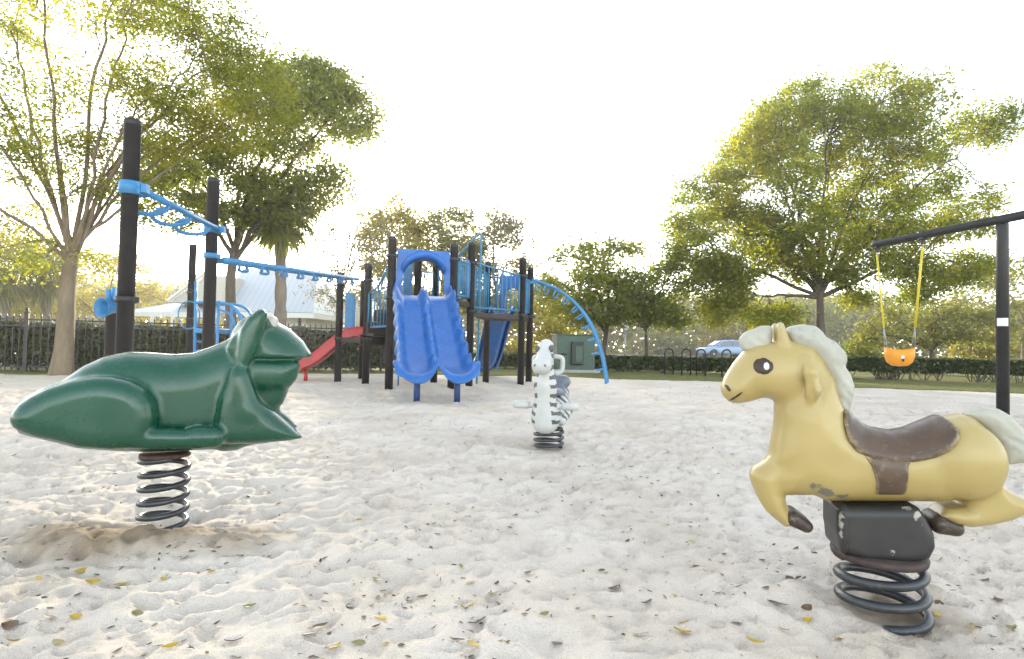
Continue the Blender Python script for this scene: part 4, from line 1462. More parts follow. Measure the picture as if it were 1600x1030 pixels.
# ================================================================== STREET FURNITURE
def build_rack():
    group = 'black hoop bike racks in front of the hedge'
    locs = [(1045, 586.5), (1072, 587.5), (1095, 588.5), (1135, 590.5)]
    labs = ['black hoop bike rack farthest from the horse rider', 'black hoop bike rack second from the green utility box',
            'black hoop bike rack third from the green utility box', 'black hoop bike rack standing apart nearest the horse rider\'s head']
    src = None
    for (x, y), lb in zip(locs, labs):
        g = G(x, y)
        if src is None:
            m = MB()
            pts = [(-.115, 0, -.05), (-.115, 0, .57)]
            for k in range(9):
                an = math.pi * (1 - k / 8); pts.append((.115 * math.cos(an), 0, .60 + .115 * math.sin(an)))
            pts += [(.115, 0, .57), (.115, 0, -.05)]
            m.tube(pts, 0.021, 12)
            for sx in (-.115, .115): m.lathe([(.05, 0.012), (.05, .02), (.022, .024)], (sx, 0, 0), 14)
            src = m.build('bike_rack', M['fence']); o = src
        else:
            o = src.copy(); COL.objects.link(o)
        o.location = g
        tag(o, lb, 'bike rack', group)


def build_box():
    a = G(868, 582); b = G(925, 582.5)
    c = (a + b) / 2 + Vector((0, .35, 0))
    root = empty('utility_box', c, 'green metal utility cabinet with a dark vent hood at the lawn edge', 'utility box')
    wd = (b - a).length * 1.0; hh = P(905, 524, a.y).z
    m = MB(c); m.box(c + Vector((0, 0, hh / 2)), (wd, .8, hh), 0.12); m.build('cabinet', M['boxgreen'], root, bevel=.012)
    m = MB(c); m.box(c + Vector((0, 0, hh + .012)), (wd + .06, .86, .024), 0.12); m.build('lid', M['boxgreen'], root, bevel=.008)
    ca, sa = math.cos(.12), math.sin(.12)
    def fr(x, z, o=0.0): return c + Vector((x * ca + .4 * sa + o * sa, x * sa - .4 * ca - o * ca, z))
    m = MB(c); m.box(fr(.02, hh * .52, .05), (.34, .13, hh * .62), .12); m.build('vent_hood', M['boxdark'], root, bevel=.03)
    m = MB(c); m.box(fr(.055, hh * .5, .118), (.2, .02, hh * .42), .12); m.build('vent_panel', M['boxgreen'], root, bevel=.01)
    m = MB(c); m.tube([fr(-.42, hh * .5, .03), fr(-.25, hh * .5, .03)], .02, 8); m.build('handle', M['boxdark'], root)
    m = MB(c); m.box(c + Vector((0, 0, .03)), (wd + .25, 1.05, .09), .12)
    m.build('concrete_pad', paint('concrete', (.36, .35, .33), .9, .15), root, bevel=.01)


def build_sign():
    g = G(976, 577)
    z1 = P(976, 500, g.y).z
    root = empty('sign_post', g, 'thin grey post with a small narrow white sign beside the utility box', 'sign')
    m = MB(g); m.tube([g + Vector((0, 0, -.1)), g + Vector((0, 0, z1))], .03, 8); m.build('post', M['galv'], root)
    m = MB(g); m.box(g + Vector((.02, -.045, z1 - .17)), (.12, .012, .34), .3); m.build('sign_panel', M['white'], root, bevel=.003)


build_rack(); build_box(); build_sign()


def build_car():
    c = P(1133, 555, 50); c.z = 0.06
    root = empty('parked_car', c, 'pale blue car parked on the street beyond the hedge behind the bike racks', 'car', rz=R(6))
    pt = paint('pale_blue_car_paint', (.22, .36, .55), .25, .05, coat=.6)
    gl = paint('tinted_glass', (.03, .06, .10), .08, .1, spec=.8)
    dk = paint('tyre_rubber', (.02, .02, .02), .8, .1)
    g = Grid((-2.6, -1.05, .1), (2.6, 1.05, 1.65), .06)
    bd = [(-2.3, .32), (-2.32, .62), (-2.1, .80), (-1.2, .94), (.3, .98), (2.15, .96), (2.28, .8), (2.3, .4), (2.1, .28), (-2.1, .28)]
    cab = [(-1.35, .9), (-.55, 1.42), (.2, 1.5), (1.1, 1.48), (1.7, 1.32), (2.1, .92)]
    F = smin(g.slab(bd, .88, .18), g.slab(cab, .70, .14), .08)
    for x in (-1.42, 1.38):
        F = smax(F, -(np.maximum(np.sqrt((g.X - x) ** 2 + (g.Z - .30) ** 2) - .36, .6 - np.abs(g.Y))), .02)
    link_mesh('body', g.mesh('body', F, 2), pt, root)
    for s in (-1, 1):
        for wn in ([(-1.1, .98), (-.52, 1.36), (.15, 1.42), (.15, .99)], [(.22, .99), (.22, 1.42), (1.05, 1.40), (1.2, 1.0)], [(1.28, 1.0), (1.14, 1.38), (1.6, 1.24), (1.78, 1.0)]):
            m = MB(); m.prism([(x, s * (.71 if z > 1.2 else .76), z) for x, z in wn], (0, s * .02, 0)); m.build('window', gl, root)
    m = MB(); m.prism([(-1.30, -.6, .98), (-1.30, .6, .98), (-.62, .52, 1.39), (-.62, -.52, 1.39)], (-.05, 0, .03)); m.build('windscreen', gl, root)
    for s in (-1, 1):
        m = MB(); m.box((-2.27, s * .62, .68), (.1, .34, .13)); m.build('headlight', M['white'], root, bevel=.02)
        m = MB(); m.box((-.95, s * .95, 1.0), (.12, .16, .12)); m.build('wing_mirror', pt, root, bevel=.03)
    for x in (-1.42, 1.38):
        for s in (-1, 1):
            e = MB(); e.lathe([(.2, -.1), (.3, -.1), (.33, -.06), (.33, .06), (.3, .1), (.2, .1)], (x, s * .78, .33 - .06), 24, axis=(0, 1, 0)); wl = e.build('wheel', dk, root)
            e = MB(); e.lathe([(.19, -.08), (.2, .085), (.05, .105)], (x, s * .78, .27), 20, axis=(0, s, 0)); e.build('rim', M['galv'], wl)


build_car()


# ================================================================== FENCE
def build_fence():
    a = P(-160, 540, 10.9); b = P(40, 540, 11.1); c = P(300, 540, 12.3); d = P(610, 540, 14.4)
    pts = [Vector((q.x, q.y, 0)) for q in (a, b, c, d)]
    org = pts[1].copy()
    root = empty('picket_fence', org, 'black metal picket fence with finial posts in front of the left hedge', 'fence')
    pans = []
    for i in range(3):
        p, q = pts[i], pts[i + 1]
        L_ = (q - p).length; n = max(1, round(L_ / 1.83))
        for k in range(n):
            pans.append((lerp(p, q, k / n), lerp(p, q, (k + 1) / n)))
    posts = [pans[0][0]] + [x[1] for x in pans]
    H = 1.08
    for p in posts:
        m = MB(org); an = math.atan2(pts[2].y - pts[1].y, pts[2].x - pts[1].x)
        m.box(p + Vector((0, 0, H / 2 + .04)), (.065, .065, H + .08), an)
        m.lathe([(.05, 0), (.05, .02), (.02, .03), (.033, .06), (.02, .09), (.003, .10)], p + Vector((0, 0, H + .08)), 10)
        m.build('fence_post', M['fence'], root)
    for p, q in pans:
        m = MB(org)
        d_ = (q - p).normalized(); an = math.atan2(d_.y, d_.x)
        L_ = (q - p).length
        mid = (p + q) / 2
        for z in (.12, H - .17, H - .05): m.box(mid + Vector((0, 0, z)), (L_ - .07, .028, .03), an)
        n = int(L_ / .115)
        for k in range(1, n):
            c_ = lerp(p, q, k / n)
            m.box(c_ + Vector((0, 0, H / 2 + .03)), (.017, .017, H - .06), an)
            m.lathe([(.016, 0), (.012, .02), (.001, .06)], c_ + Vector((0, 0, H)), 5)
        m.build('picket_panel', M['fence'], root)


build_fence()


# ================================================================== HOUSES
def build_house():
    # pavilion with a pale metal roof behind the left fence
    D = 27.0
    org = P(400, 540, D); org.z = 0
    root = empty('pavilion', org, 'white pavilion with pale blue metal roof and long white porch eaves behind the fence', 'building')
    roof, nt, bs = newmat('standing_seam_roof')
    tc = nt.nodes.new("ShaderNodeTexCoord")
    wv = nt.nodes.new("ShaderNodeTexWave"); wv.inputs['Scale'].default_value = 1.1; wv.wave_profile = 'SAW'; wv.bands_direction = 'X'
    nt.links.new(tc.outputs['Object'], wv.inputs[0])
    c = mix_rgb(nt, ramp(nt, wv.outputs[0], [(.88, 0.0), (.95, .6)]), (.44, .49, .55), (.24, .28, .34))
    nt.links.new(c, bs.inputs['Base Color']); bs.inputs['Roughness'].default_value = .45
    wt = M['white']
    cream = paint('cream_siding', (.55, .53, .47), .7, .08)
    def W(x, y, o=0.0): return P(x, y, D) + Vector((0, o, 0))
    # main body walls
    x0, x1 = W(352, 500).x, W(482, 500).x
    ze, zr = W(400, 487).z, W(400, 409).z
    m = MB(org); m.box(((x0 + x1) / 2 - .0, org.y + 3.2, ze / 2), (x1 - x0 - .8, 5.0, ze)); m.build('wall', cream, root)
    # hip roof
    r0, r1 = W(338, 420).x, W(455, 420).x
    y0, y1 = org.y, org.y + 6.4; ym = (y0 + y1) / 2 - .6
    e = [Vector((x0 - .5, y0, ze)), Vector((x1 + .2, y0, ze)), Vector((x1 + .2, y1, ze)), Vector((x0 - .5, y1, ze))]
    rg = [Vector((r0, ym, zr)), Vector((r1 + .3, ym, zr))]
    m = MB(org); m.add(e + rg, [(0, 1, 5, 4), (1, 2, 5), (2, 3, 4, 5), (3, 0, 4), (3, 2, 1, 0)], False)
    m.build('roof', roof, root)
    m = MB(org); m.box(((x0 + x1) / 2 - .15, y0 + .05, ze - .14), (x1 - x0 + .66, .12, .24)); m.box((x1 + .18, (y0 + y1) / 2, ze - .14), (.12, y1 - y0, .24)); m.build('fascia', wt, root)
    # raking gable trim on the left
    m = MB(org); m.prism([W(258, 470), W(263, 470), W(322, 425), W(316, 424)], (0, .25, 0)); m.build('gable_trim', wt, root)
    m = MB(org); m.prism([W(262, 472, .2), W(318, 430, .2), W(352, 430, .2), W(352, 472, .2)], (0, 3.0, 0)); m.build('gable_wall', cream, root)
    # long low porch roof
    px0, px1 = W(203, 490).x, W(352, 490).x
    zt, zb = W(280, 471).z, W(280, 492).z
    m = MB(org)
    q = [Vector((px0, y0 - .6, zb)), Vector((px1, y0 - .6, zb)), Vector((px1, y0 + 2.2, zt + .1)), Vector((px0 + 1.4, y0 + 2.2, zt + .1))]
    m.prism(q, (0, 0, .08)); m.build('porch_roof', roof, root)
    m = MB(org); m.box(((px0 + px1) / 2, y0 - .66, zb - .02), (px1 - px0, .10, .22)); m.build('porch_fascia', wt, root)
    for k in range(5):
        xx = lerp(px0 + .4, px1 - .3, k / 4)
        m = MB(org); m.box((xx, y0 - .45, zb / 2 - .08), (.16, .16, zb - .1)); m.build('column', wt, root)
    for k, xx in enumerate((.22, .55, .82)):
        m = MB(org); m.box((lerp(x0, x1, xx), y0 + .68, ze * .5), (.8, .06, 1.0)); f_ = m.build('window', wt, root)
        m = MB(org); m.box((lerp(x0, x1, xx), y0 + .64, ze * .5), (.66, .03, .86)); f2 = m.build('pane', paint('dark_window_glass', (.03, .035, .04), .1, .1) if k == 0 else bpy.data.materials['dark_window_glass'], f_)
    # small house farther right
    D2 = 34.0
    o2 = P(548, 540, D2); o2.z = 0
    r2 = empty('small_house', o2, 'small white gabled house with one dark window behind the red slide', 'building')
    def W2(x, y, o=0.0): return P(x, y, D2) + Vector((0, o, 0))
    m = MB(o2)
    a, b = W2(538, 536), W2(572, 536); a.z = b.z = 0
    za = W2(540, 494).z; zp = W2(552, 469).z
    m.prism([a, b, Vector((b.x, b.y, za)), Vector(((a.x + b.x) / 2, a.y, zp)), Vector((a.x, a.y, za))], (0, 5, 0)); m.build('wall', cream, r2)
    for s in (0, 1):
        e0 = Vector((a.x - .25, a.y - .2, za - .1)) if s == 0 else Vector((b.x + .25, a.y - .2, za - .1))
        pk = Vector(((a.x + b.x) / 2, a.y - .2, zp + .1))
        m = MB(o2); m.prism([e0, pk, pk + Vector((0, 0, .16)), e0 + Vector((0, 0, .16))], (0, 5.4, 0)); m.build('roof', roof, r2)
    wc = W2(548, 500); m = MB(o2); m.box(wc + Vector((0, -.02, 0)), (.62, .06, 1.1)); f_ = m.build('window', wt, r2)
    m = MB(o2); m.box(wc + Vector((0, -.06, 0)), (.48, .03, .95)); m.build('pane', bpy.data.materials['dark_window_glass'], f_)


build_house()

# ================================================================== TREES
def tubes_mesh(paths, nside=6):
    """many tapered tubes in one mesh (a tree's wood)"""
    vs, fs = [], []
    base = 0
    ang = np.linspace(0, 2 * math.pi, nside, endpoint=False)
    for pts, rad in paths:
        pts = np.asarray(pts, float); rad = np.asarray(rad, float)
        n = len(pts)
        t = np.gradient(pts, axis=0); t /= np.maximum(np.linalg.norm(t, axis=1), 1e-9)[:, None]
        ref = np.array([0.31, 0.95, 0.05]) if abs(t[0] @ np.array([0.31, .95, .05])) < .9 else np.array([1., 0, 0])
        a = np.cross(t, ref); a /= np.maximum(np.linalg.norm(a, axis=1), 1e-9)[:, None]
        b = np.cross(t, a)
        ring = pts[:, None, :] + rad[:, None, None] * (a[:, None, :] * np.cos(ang)[None, :, None] + b[:, None, :] * np.sin(ang)[None, :, None])
        vs.append(ring.reshape(-1, 3))
        i = np.arange(n - 1)[:, None] * nside + np.arange(nside)[None, :]
        j = np.arange(n - 1)[:, None] * nside + ((np.arange(nside) + 1) % nside)[None, :]
        fs.append(np.stack([i, j, j + nside, i + nside], -1).reshape(-1, 4) + base)
        base += n * nside
    return np.concatenate(vs), np.concatenate(fs)


def bez(a, b, c, n, wob, rng):
    t = np.linspace(0, 1, n)[:, None]
    p = (1 - t) ** 2 * a + 2 * t * (1 - t) * b + t * t * c
    L = np.linalg.norm(c - a)
    w = np.cumsum(rng.normal(size=(n, 3)), axis=0) * wob * L / n
    w -= w[0] + (w[-1] - w[0]) * t
    return p + w


LEAFK = 1.45


LEAFN = 1.75


def leaf_mesh(name, cen, size, rng, droop=0.0, elong=2.2, flat=0.0):
    n = len(cen)
    d = rng.normal(size=(n, 3)); d[:, 2] = d[:, 2] * (1 - flat) - droop
    d[:, 2] *= .6
    d /= np.linalg.norm(d, axis=1)[:, None]
    e = np.cross(d, rng.normal(size=(n, 3)) * .7 + np.array([0, 0, .8])); e /= np.maximum(np.linalg.norm(e, axis=1), 1e-6)[:, None]
    s = LEAFK * size * rng.uniform(.6, 1.35, n)[:, None]
    nn = np.cross(d, e)
    co = np.stack([cen - d * s * .5, cen + e * s * .5 / elong * 1.0 - nn * s * .06, cen + d * s * .5, cen - e * s * .5 / elong - nn * s * .06], 1).reshape(-1, 3)
    return fast_mesh(name, co, np.arange(4 * n).reshape(-1, 4))


def in_poly(px, py, poly):
    ins = np.zeros(len(px), bool)
    n = len(poly)
    for i in range(n):
        ax, ay = poly[i]; bx, by = poly[(i + 1) % n]
        if ay == by: continue
        c = ((ay > py) != (by > py)) & (px < (bx - ax) * (py - ay) / (by - ay) + ax)
        ins ^= c
    return ins


def poly_dist(px, py, poly):
    d2 = np.full(len(px), 1e12)
    n = len(poly)
    for i in range(n):
        ax, ay = poly[i]; bx, by = poly[(i + 1) % n]
        ex, ey = bx - ax, by - ay
        t = np.clip(((px - ax) * ex + (py - ay) * ey) / max(ex * ex + ey * ey, 1e-9), 0, 1)
        d2 = np.minimum(d2, (px - ax - t * ex) ** 2 + (py - ay - t * ey) ** 2)
    return np.sqrt(d2)


def kmeans(p, k, rng, it=8):
    c = p[rng.choice(len(p), min(k, len(p)), replace=False)]
    for _ in range(it):
        a = np.argmin(((p[:, None, :] - c[None]) ** 2).sum(-1), 1)
        for j in range(len(c)):
            if (a == j).any(): c[j] = p[a == j].mean(0)
    return a, c


def ray_dirs(px, py):
    fw, rt, up = np.array(_fw), np.array(_rt), np.array(_up)
    return fw + rt * ((np.asarray(px, float) - 800) / FPX)[:, None] + up * ((515 - np.asarray(py, float)) / FPX)[:, None]


def tree(name, label, depth, trunk_px, crowns, mat, bark, trunk_r, seed, group=None, nlimb=7, leaf=.085, per=26, spread=.30, cat='tree',
         droop=.15, elong=2.2, gap=.0, thick=None, twig_r=.010, limb_scale=.5, base_z=0.0, clump_noise=.9, clear=0.0, zsq=.58):
    """crowns: list of (outline in photo pixels, number of twigs). The outline gives the crown's width and height at its
    real distance; its depth is that of a rounded crown."""
    rng = np.random.default_rng(seed)
    s = depth / FPX
    tr = [np.array(P(x, y, depth)) for x, y in trunk_px]
    base = tr[0].copy(); base[2] = base_z
    tr[0] = base
    org = Vector(base)
    root = empty(name, org, label, cat, group)
    fork = tr[-1]
    tips = []
    for poly, n in crowns:
        xs = [p[0] for p in poly]; ys = [p[1] for p in poly]
        got = []
        tot = 0
        mxd = None
        while tot < n:
            px = rng.uniform(min(xs), max(xs), 4 * n); py = rng.uniform(min(ys), max(ys), 4 * n)
            k = in_poly(px, py, poly); px, py = px[k], py[k]
            if gap:
                nz = perlin2(px * s * clump_noise + seed, py * s * clump_noise)
                k = nz > gap - .35 + rng.uniform(-.12, .12, len(px)); px, py = px[k], py[k]
            if not len(px): continue
            dd = poly_dist(px, py, poly)
            mxd = max(dd.max(), mxd or 0)
            th = (thick if thick else mxd * 1.25 * s)
            q = np.clip(dd / mxd, 0, 1)
            hz = th * np.sqrt(np.clip(1 - (1 - q) ** 2, .02, 1))
            off = hz * rng.uniform(-1, 1, len(px)) ** 1.0
            if clear: k2 = rng.uniform(size=len(px)) < (clear + (1 - clear) * np.abs(off / np.maximum(hz, 1e-6)))
            else: k2 = np.ones(len(px), bool)
            w3 = np.array(_cl) + (depth + off)[:, None] * ray_dirs(px, py)
            # keep crown centred on the same outline at its own distance: no perspective stretch
            w3 = np.array(_cl) + depth * ray_dirs(px, py); w3[:, 1] += off
            got.append(w3[k2]); tot += k2.sum()
        tips.append(np.concatenate(got)[:n])
    tips = np.concatenate(tips)
    # ---- wood
    paths = []
    tp = np.array(tr)
    # resample the trunk
    tt = np.linspace(0, 1, 14)
    idx = np.linspace(0, 1, len(tp))
    tpath = np.stack([np.interp(tt, idx, tp[:, i]) for i in range(3)], 1)
    flare = 1 + .28 * np.exp(-tt * 9)
    trad = trunk_r * (1 - .38 * tt) * flare
    paths.append((tpath, trad))
    a1, c1 = kmeans(tips, nlimb, rng)
    centre = tips.mean(0)
    moved = []
    for j in range(len(c1)):
        sel = tips[a1 == j]
        if len(sel) == 0: continue
        tgt = c1[j]
        up = np.array([0, 0, max(.5, (tgt[2] - fork[2]) * .45)])
        k0 = tpath[-1 - int(rng.integers(0, 3))]
        mid = (k0 + tgt) / 2 + up * .5 * (1 if tgt[2] > fork[2] else .3) + (k0 - centre) * np.array([.15, .15, 0])
        lp = bez(k0, mid, tgt, 16, .13, rng)
        r0 = trunk_r * limb_scale * math.sqrt(len(sel) / max(1, len(tips)) * nlimb) * .9
        r0 = min(r0, trunk_r * .7)
        lr = np.linspace(r0, max(twig_r * 1.5, r0 * .20), 16)
        paths.append((lp, lr))
        k2 = max(2, len(sel) // 9)
        a2, c2 = kmeans(sel, min(k2, len(sel)), rng, 5)
        for q in range(len(c2)):
            s2 = sel[a2 == q]
            if len(s2) == 0: continue
            s2 = c2[q] + (s2 - c2[q]) * np.array([.72, .72, zsq])
            moved.append(s2)
            dist = np.linalg.norm(lp - c2[q], axis=1) + np.linspace(1.2, 0, 16) * .5
            i0 = min(15, max(4, int(np.argmin(dist) - rng.integers(1, 4))))
            st = lp[i0]
            bp = bez(st, (st + c2[q]) / 2 + np.array([0, 0, .18 * np.linalg.norm(c2[q] - st)]), c2[q], 9, .3, rng)
            rr = max(twig_r * 1.5, lr[i0] * .55)
            br = np.linspace(rr, twig_r, 9)
            paths.append((bp, br))
            for tpnt in s2:
                i1 = int(rng.integers(3, 9))
                st2 = bp[i1]
                pp = bez(st2, (st2 + tpnt) / 2 + rng.normal(size=3) * .1 * np.linalg.norm(tpnt - st2), tpnt, 5, .25, rng)
                paths.append((pp, np.linspace(br[i1] * .6, twig_r * .45, 5)))
    tips = np.concatenate(moved)
    v, f = tubes_mesh(paths, 6)
    v = v - base
    link_mesh('trunk', fast_mesh('trunk', v, f, smooth=True), bark, root)
    # ---- leaves gathered round the twigs
    m = len(tips)
    cnt = rng.poisson(per * LEAFN, m)
    idx = np.repeat(np.arange(m), cnt)
    sp = spread * .78 * rng.uniform(.6, 1.3, m)
    c = tips[idx] + rng.normal(size=(len(idx), 3)) * sp[idx][:, None] * np.array([1, 1, .55]) - np.array([0, 0, droop * spread])
    link_mesh('crown', leaf_mesh('crown', c - base, leaf, rng, droop, elong), mat, root)
    return root


LG = leaf_mat('leaf_olive_green', [(0.0, (.088, .14, .015)), (.5, (.165, .21, .022)), (1.0, (.34, .30, .025))], .60)
LD = leaf_mat('leaf_dark_green', [(0.0, (.11, .14, .03)), (.6, (.18, .21, .042)), (1.0, (.29, .28, .05))], .60)
LY = leaf_mat('leaf_yellow', [(0.0, (.18, .16, .025)), (.5, (.28, .235, .035)), (1.0, (.38, .31, .05))], .55)
LP = leaf_mat('leaf_pale_green', [(0.0, (.11, .125, .05)), (.5, (.16, .17, .065)), (1.0, (.25, .225, .08))], .52)
LH = leaf_mat('hedge_leaf', [(0.0, (.020, .036, .008)), (.6, (.036, .056, .013)), (1.0, (.07, .085, .02))], .25, rough=.35)
LM = leaf_mat('leaf_grey_green', [(0.0, (.12, .115, .085)), (.6, (.17, .16, .11)), (1.0, (.24, .20, .13))], .5)
LT = leaf_mat('leaf_light_green', [(0.0, (.11, .15, .016)), (.5, (.20, .225, .024)), (1.0, (.38, .33, .03))], .62)
BT = bark_mat('pale_bark', (.13, .095, .06), (.25, .195, .13))
BD = bark_mat('dark_bark', (.055, .045, .035), (.13, .105, .08))
BG = bark_mat('grey_bark', (.12, .10, .08), (.24, .20, .16))

# big pale-trunked tree inside the fence on the left
tree('street_tree', 'large airy tree with pale tan trunk standing by the picket fence on the left', 10.6,
     [(96, 586), (101, 540), (104, 480), (108, 425), (113, 395)],
     [([(-140, -80), (60, -110), (240, -80), (380, -20), (420, 40), (390, 110), (300, 180), (230, 260), (160, 320), (60, 330), (-60, 380), (-160, 300)], 500),
      ([(300, 10), (420, 60), (440, 130), (380, 200), (300, 230), (250, 200)], 150),
      ([(-60, 330), (60, 350), (150, 400), (60, 440), (-60, 440)], 36)],
     LT, BT, .165, 3, nlimb=18, leaf=.050, per=58, spread=.27, gap=.26, thick=2.6, twig_r=.007, limb_scale=.25, clump_noise=1.1, zsq=.7)
# dense oak behind the left fence
tree('oak_tree', 'dense dark green oak reaching over the blue monkey bars behind the fence', 15.5,
     [(362, 585), (361, 520), (360, 440), (366, 390)],
     [([(215, 260), (262, 205), (330, 170), (400, 115), (470, 88), (530, 110), (590, 150), (575, 215), (530, 260), (515, 320), (470, 350), (420, 372), (330, 378), (250, 372), (220, 330)], 520),
      ([(430, 120), (520, 92), (594, 150), (560, 200), (470, 210)], 60)],
     LD, BD, .17, 5, nlimb=10, leaf=.080, per=52, spread=.34, gap=.10, twig_r=.010, limb_scale=.4, clump_noise=.7)


# ---- fan palm beside the oak
def palm(label, depth, tx, ybase, ytop, r, n_fr, fl, seed, trunk_r=.14, mat=None, group=None, skirt=True):
    rng = np.random.default_rng(seed)
    base = np.array(P(tx[0], ybase, depth)); base[2] = 0
    top = np.array(P(tx[1], ytop, depth))
    root = empty('palm_tree', Vector(base), label, 'palm tree', group)
    t = np.linspace(0, 1, 20)[:, None]
    pts = base + (top - base) * t
    rad = trunk_r * (1 + .12 * np.sin(np.arange(20) * 2.4)) * (1.15 - .25 * t[:, 0])
    v, f = tubes_mesh([(pts, rad)], 10)
    link_mesh('trunk', fast_mesh('trunk', v - base, f, True), BG, root)
    vs, fs = [], []
    nb = 0
    stems = []
    for k in range(n_fr):
        az = rng.uniform(0, 2 * math.pi)
        el = rng.uniform(-1.25 if skirt else -.5, 1.2)
        d = np.array([math.cos(az) * math.cos(el), math.sin(az) * math.cos(el), math.sin(el)])
        L = fl * rng.uniform(.7, 1.1)
        hub = top + d * L * .52 - np.array([0, 0, .10 * L])
        stems.append((np.array([top, (top + hub) / 2 + np.array([0, 0, .05 * L]), hub]), np.array([.02, .015, .01])))
        side = np.cross(d, [0, 0, 1]); side /= max(1e-6, np.linalg.norm(side)); upv = np.cross(side, d)
        for q in range(16):
            an = (-1 + 2 * q / 15) * 1.55
            e = d * math.cos(an) + side * math.sin(an) + upv * .12 * rng.normal()
            wv = np.cross(e, upv) * .022 * L / .9
            m1 = hub + e * L * .30; tip = hub + e * L * .62 * (1 - .25 * abs(an) / 1.55) - np.array([0, 0, .22 * L * rng.uniform(.5, 1.3)])
            vs += [hub, m1 - wv, tip, m1 + wv]
            fs.append((nb, nb + 1, nb + 2, nb + 3)); nb += 4
    link_mesh('crown', fast_mesh('crown', np.array(vs) - base, np.array(fs)), mat or LD, root)
    v, f = tubes_mesh(stems, 5)
    link_mesh('frond_stem', fast_mesh('frond_stem', v - base, f, True), LG, root)


palm('tall fan palm with drooping green fronds between the oak and the play structure', 16.5, (437, 440), 585, 318, 1, 70, 1.35, 21, .15)
palm('short hazy fan palm behind the trunk of the left tree', 21, (72, 72), 580, 420, 1, 46, 1.3, 22, .16, LP, 'small palms behind the left fence')
palm('small fan palm at the left edge of the picture behind the fence', 20, (8, 8), 580, 425, 1, 46, 1.35, 23, .16, LP, 'small palms behind the left fence')

# glowing understorey behind the left fence
tree('yellow_tree', 'sunlit yellow green tree glowing behind the left tree trunk', 33, [(160, 575), (160, 500)],
     [([(60, 480), (90, 400), (160, 385), (230, 400), (262, 440), (250, 490), (170, 505), (90, 505)], 130)], LY, BG, .15, 31, leaf=.14, per=34, spread=.5, nlimb=5)
tree('yellow_tree', 'yellow green bushy tree at the far left behind the picket fence', 24, [(20, 575), (22, 500)],
     [([(-80, 500), (-70, 380), (20, 345), (95, 375), (110, 440), (80, 500)], 130)], LY, BG, .15, 32, leaf=.13, per=30, spread=.5, nlimb=5)
tree('yellow_tree', 'low yellow bush glowing beneath the white porch eaves', 33, [(262, 575), (262, 525)],
     [([(215, 525), (225, 498), (290, 494), (345, 502), (340, 525), (260, 530)], 70)], LY, BG, .08, 33, leaf=.12, per=26, spread=.35, nlimb=4)

# thin almost bare trees right of the palm
tree('bare_tree', 'thin nearly bare tree with upright twigs between the palm and the play structure', 19, [(528, 582), (530, 510), (532, 470)],
     [([(470, 470), (490, 330), (530, 260), (575, 280), (600, 380), (600, 460), (540, 500)], 200)], LM, BG, .07, 34, leaf=.07, per=10, spread=.3, nlimb=12, twig_r=.009, limb_scale=.55)
tree('bare_tree', 'slender sparse tree with pinkish twigs behind the black deck posts', 22, [(590, 582), (592, 510), (594, 480)],
     [([(545, 470), (550, 380), (590, 330), (640, 350), (655, 430), (640, 490)], 110)], LM, BG, .07, 35, leaf=.08, per=20, spread=.35, nlimb=9, twig_r=.010, limb_scale=.5)
# row of trees behind the play structure
tree('row_tree', 'bright yellow crowned tree behind the slide tower', 27, [(615, 580), (615, 500), (615, 440)],
     [([(560, 400), (570, 330), (610, 300), (650, 320), (670, 380), (650, 430), (590, 440)], 170)], LY, BG, .14, 41, leaf=.13, per=26, spread=.45, gap=.12, nlimb=6, group='trees behind the slide tower')
tree('row_tree', 'pale green tree behind the arched hood of the double slide', 29, [(690, 580), (690, 510), (690, 450)],
     [([(620, 480), (630, 360), (680, 315), (735, 330), (760, 400), (750, 480), (690, 500)], 260)], LP, BG, .15, 42, leaf=.14, per=26, spread=.5, gap=.15, nlimb=6, group='trees behind the slide tower')
tree('row_tree', 'pale grey green tree behind the tall bent pole', 30, [(775, 580), (775, 510), (775, 450)],
     [([(715, 480), (725, 370), (765, 325), (815, 340), (836, 390), (830, 450), (780, 500)], 230)], LM, BG, .15, 43, leaf=.13, per=24, spread=.5, gap=.2, nlimb=6, group='trees behind the slide tower')
tree('row_tree', 'low yellow tree glowing under the blue arched ladder', 27, [(850, 580), (850, 540)],
     [([(770, 555), (775, 490), (820, 460), (880, 465), (905, 520), (890, 560), (820, 570)], 130)], LY, BG, .12, 44, leaf=.14, per=28, spread=.5, nlimb=5)
tree('park_tree', 'olive tree with several stems behind the green utility box', 20, [(938, 580), (944, 540), (948, 515)],
     [([(832, 470), (850, 420), (880, 385), (935, 372), (1000, 375), (985, 420), (1010, 460), (980, 500), (900, 510), (850, 500)], 190),
      ([(870, 440), (940, 420), (1000, 450), (985, 505), (900, 510)], 70)], LG, BD, .11, 45, leaf=.10, per=26, spread=.36, gap=.12, nlimb=7, limb_scale=.55)
tree('park_tree', 'dark green young tree with a thin straight trunk behind the sign post', 19, [(1010, 580), (1010, 540), (1009, 515)],
     [([(950, 500), (965, 450), (1000, 415), (1050, 405), (1085, 440), (1080, 490), (1060, 520), (1015, 505)], 150)], LD, BD, .06, 46, leaf=.10, per=30, spread=.32, gap=.08, nlimb=6, limb_scale=.5)
tree('park_tree', 'golden bushy tree behind the parked car', 60, [(1150, 575), (1150, 540)],
     [([(1090, 545), (1095, 500), (1140, 470), (1200, 480), (1230, 520), (1210, 550), (1140, 556)], 130)], LY, BG, .2, 47, leaf=.26, per=28, spread=.9, nlimb=5)
tree('park_tree', 'pale yellow bush far beyond the bike racks', 58, [(1060, 575), (1060, 550)],
     [([(985, 560), (990, 530), (1040, 505), (1085, 525), (1100, 560)], 90)], LP, BG, .1, 48, leaf=.26, per=26, spread=.9, nlimb=5)

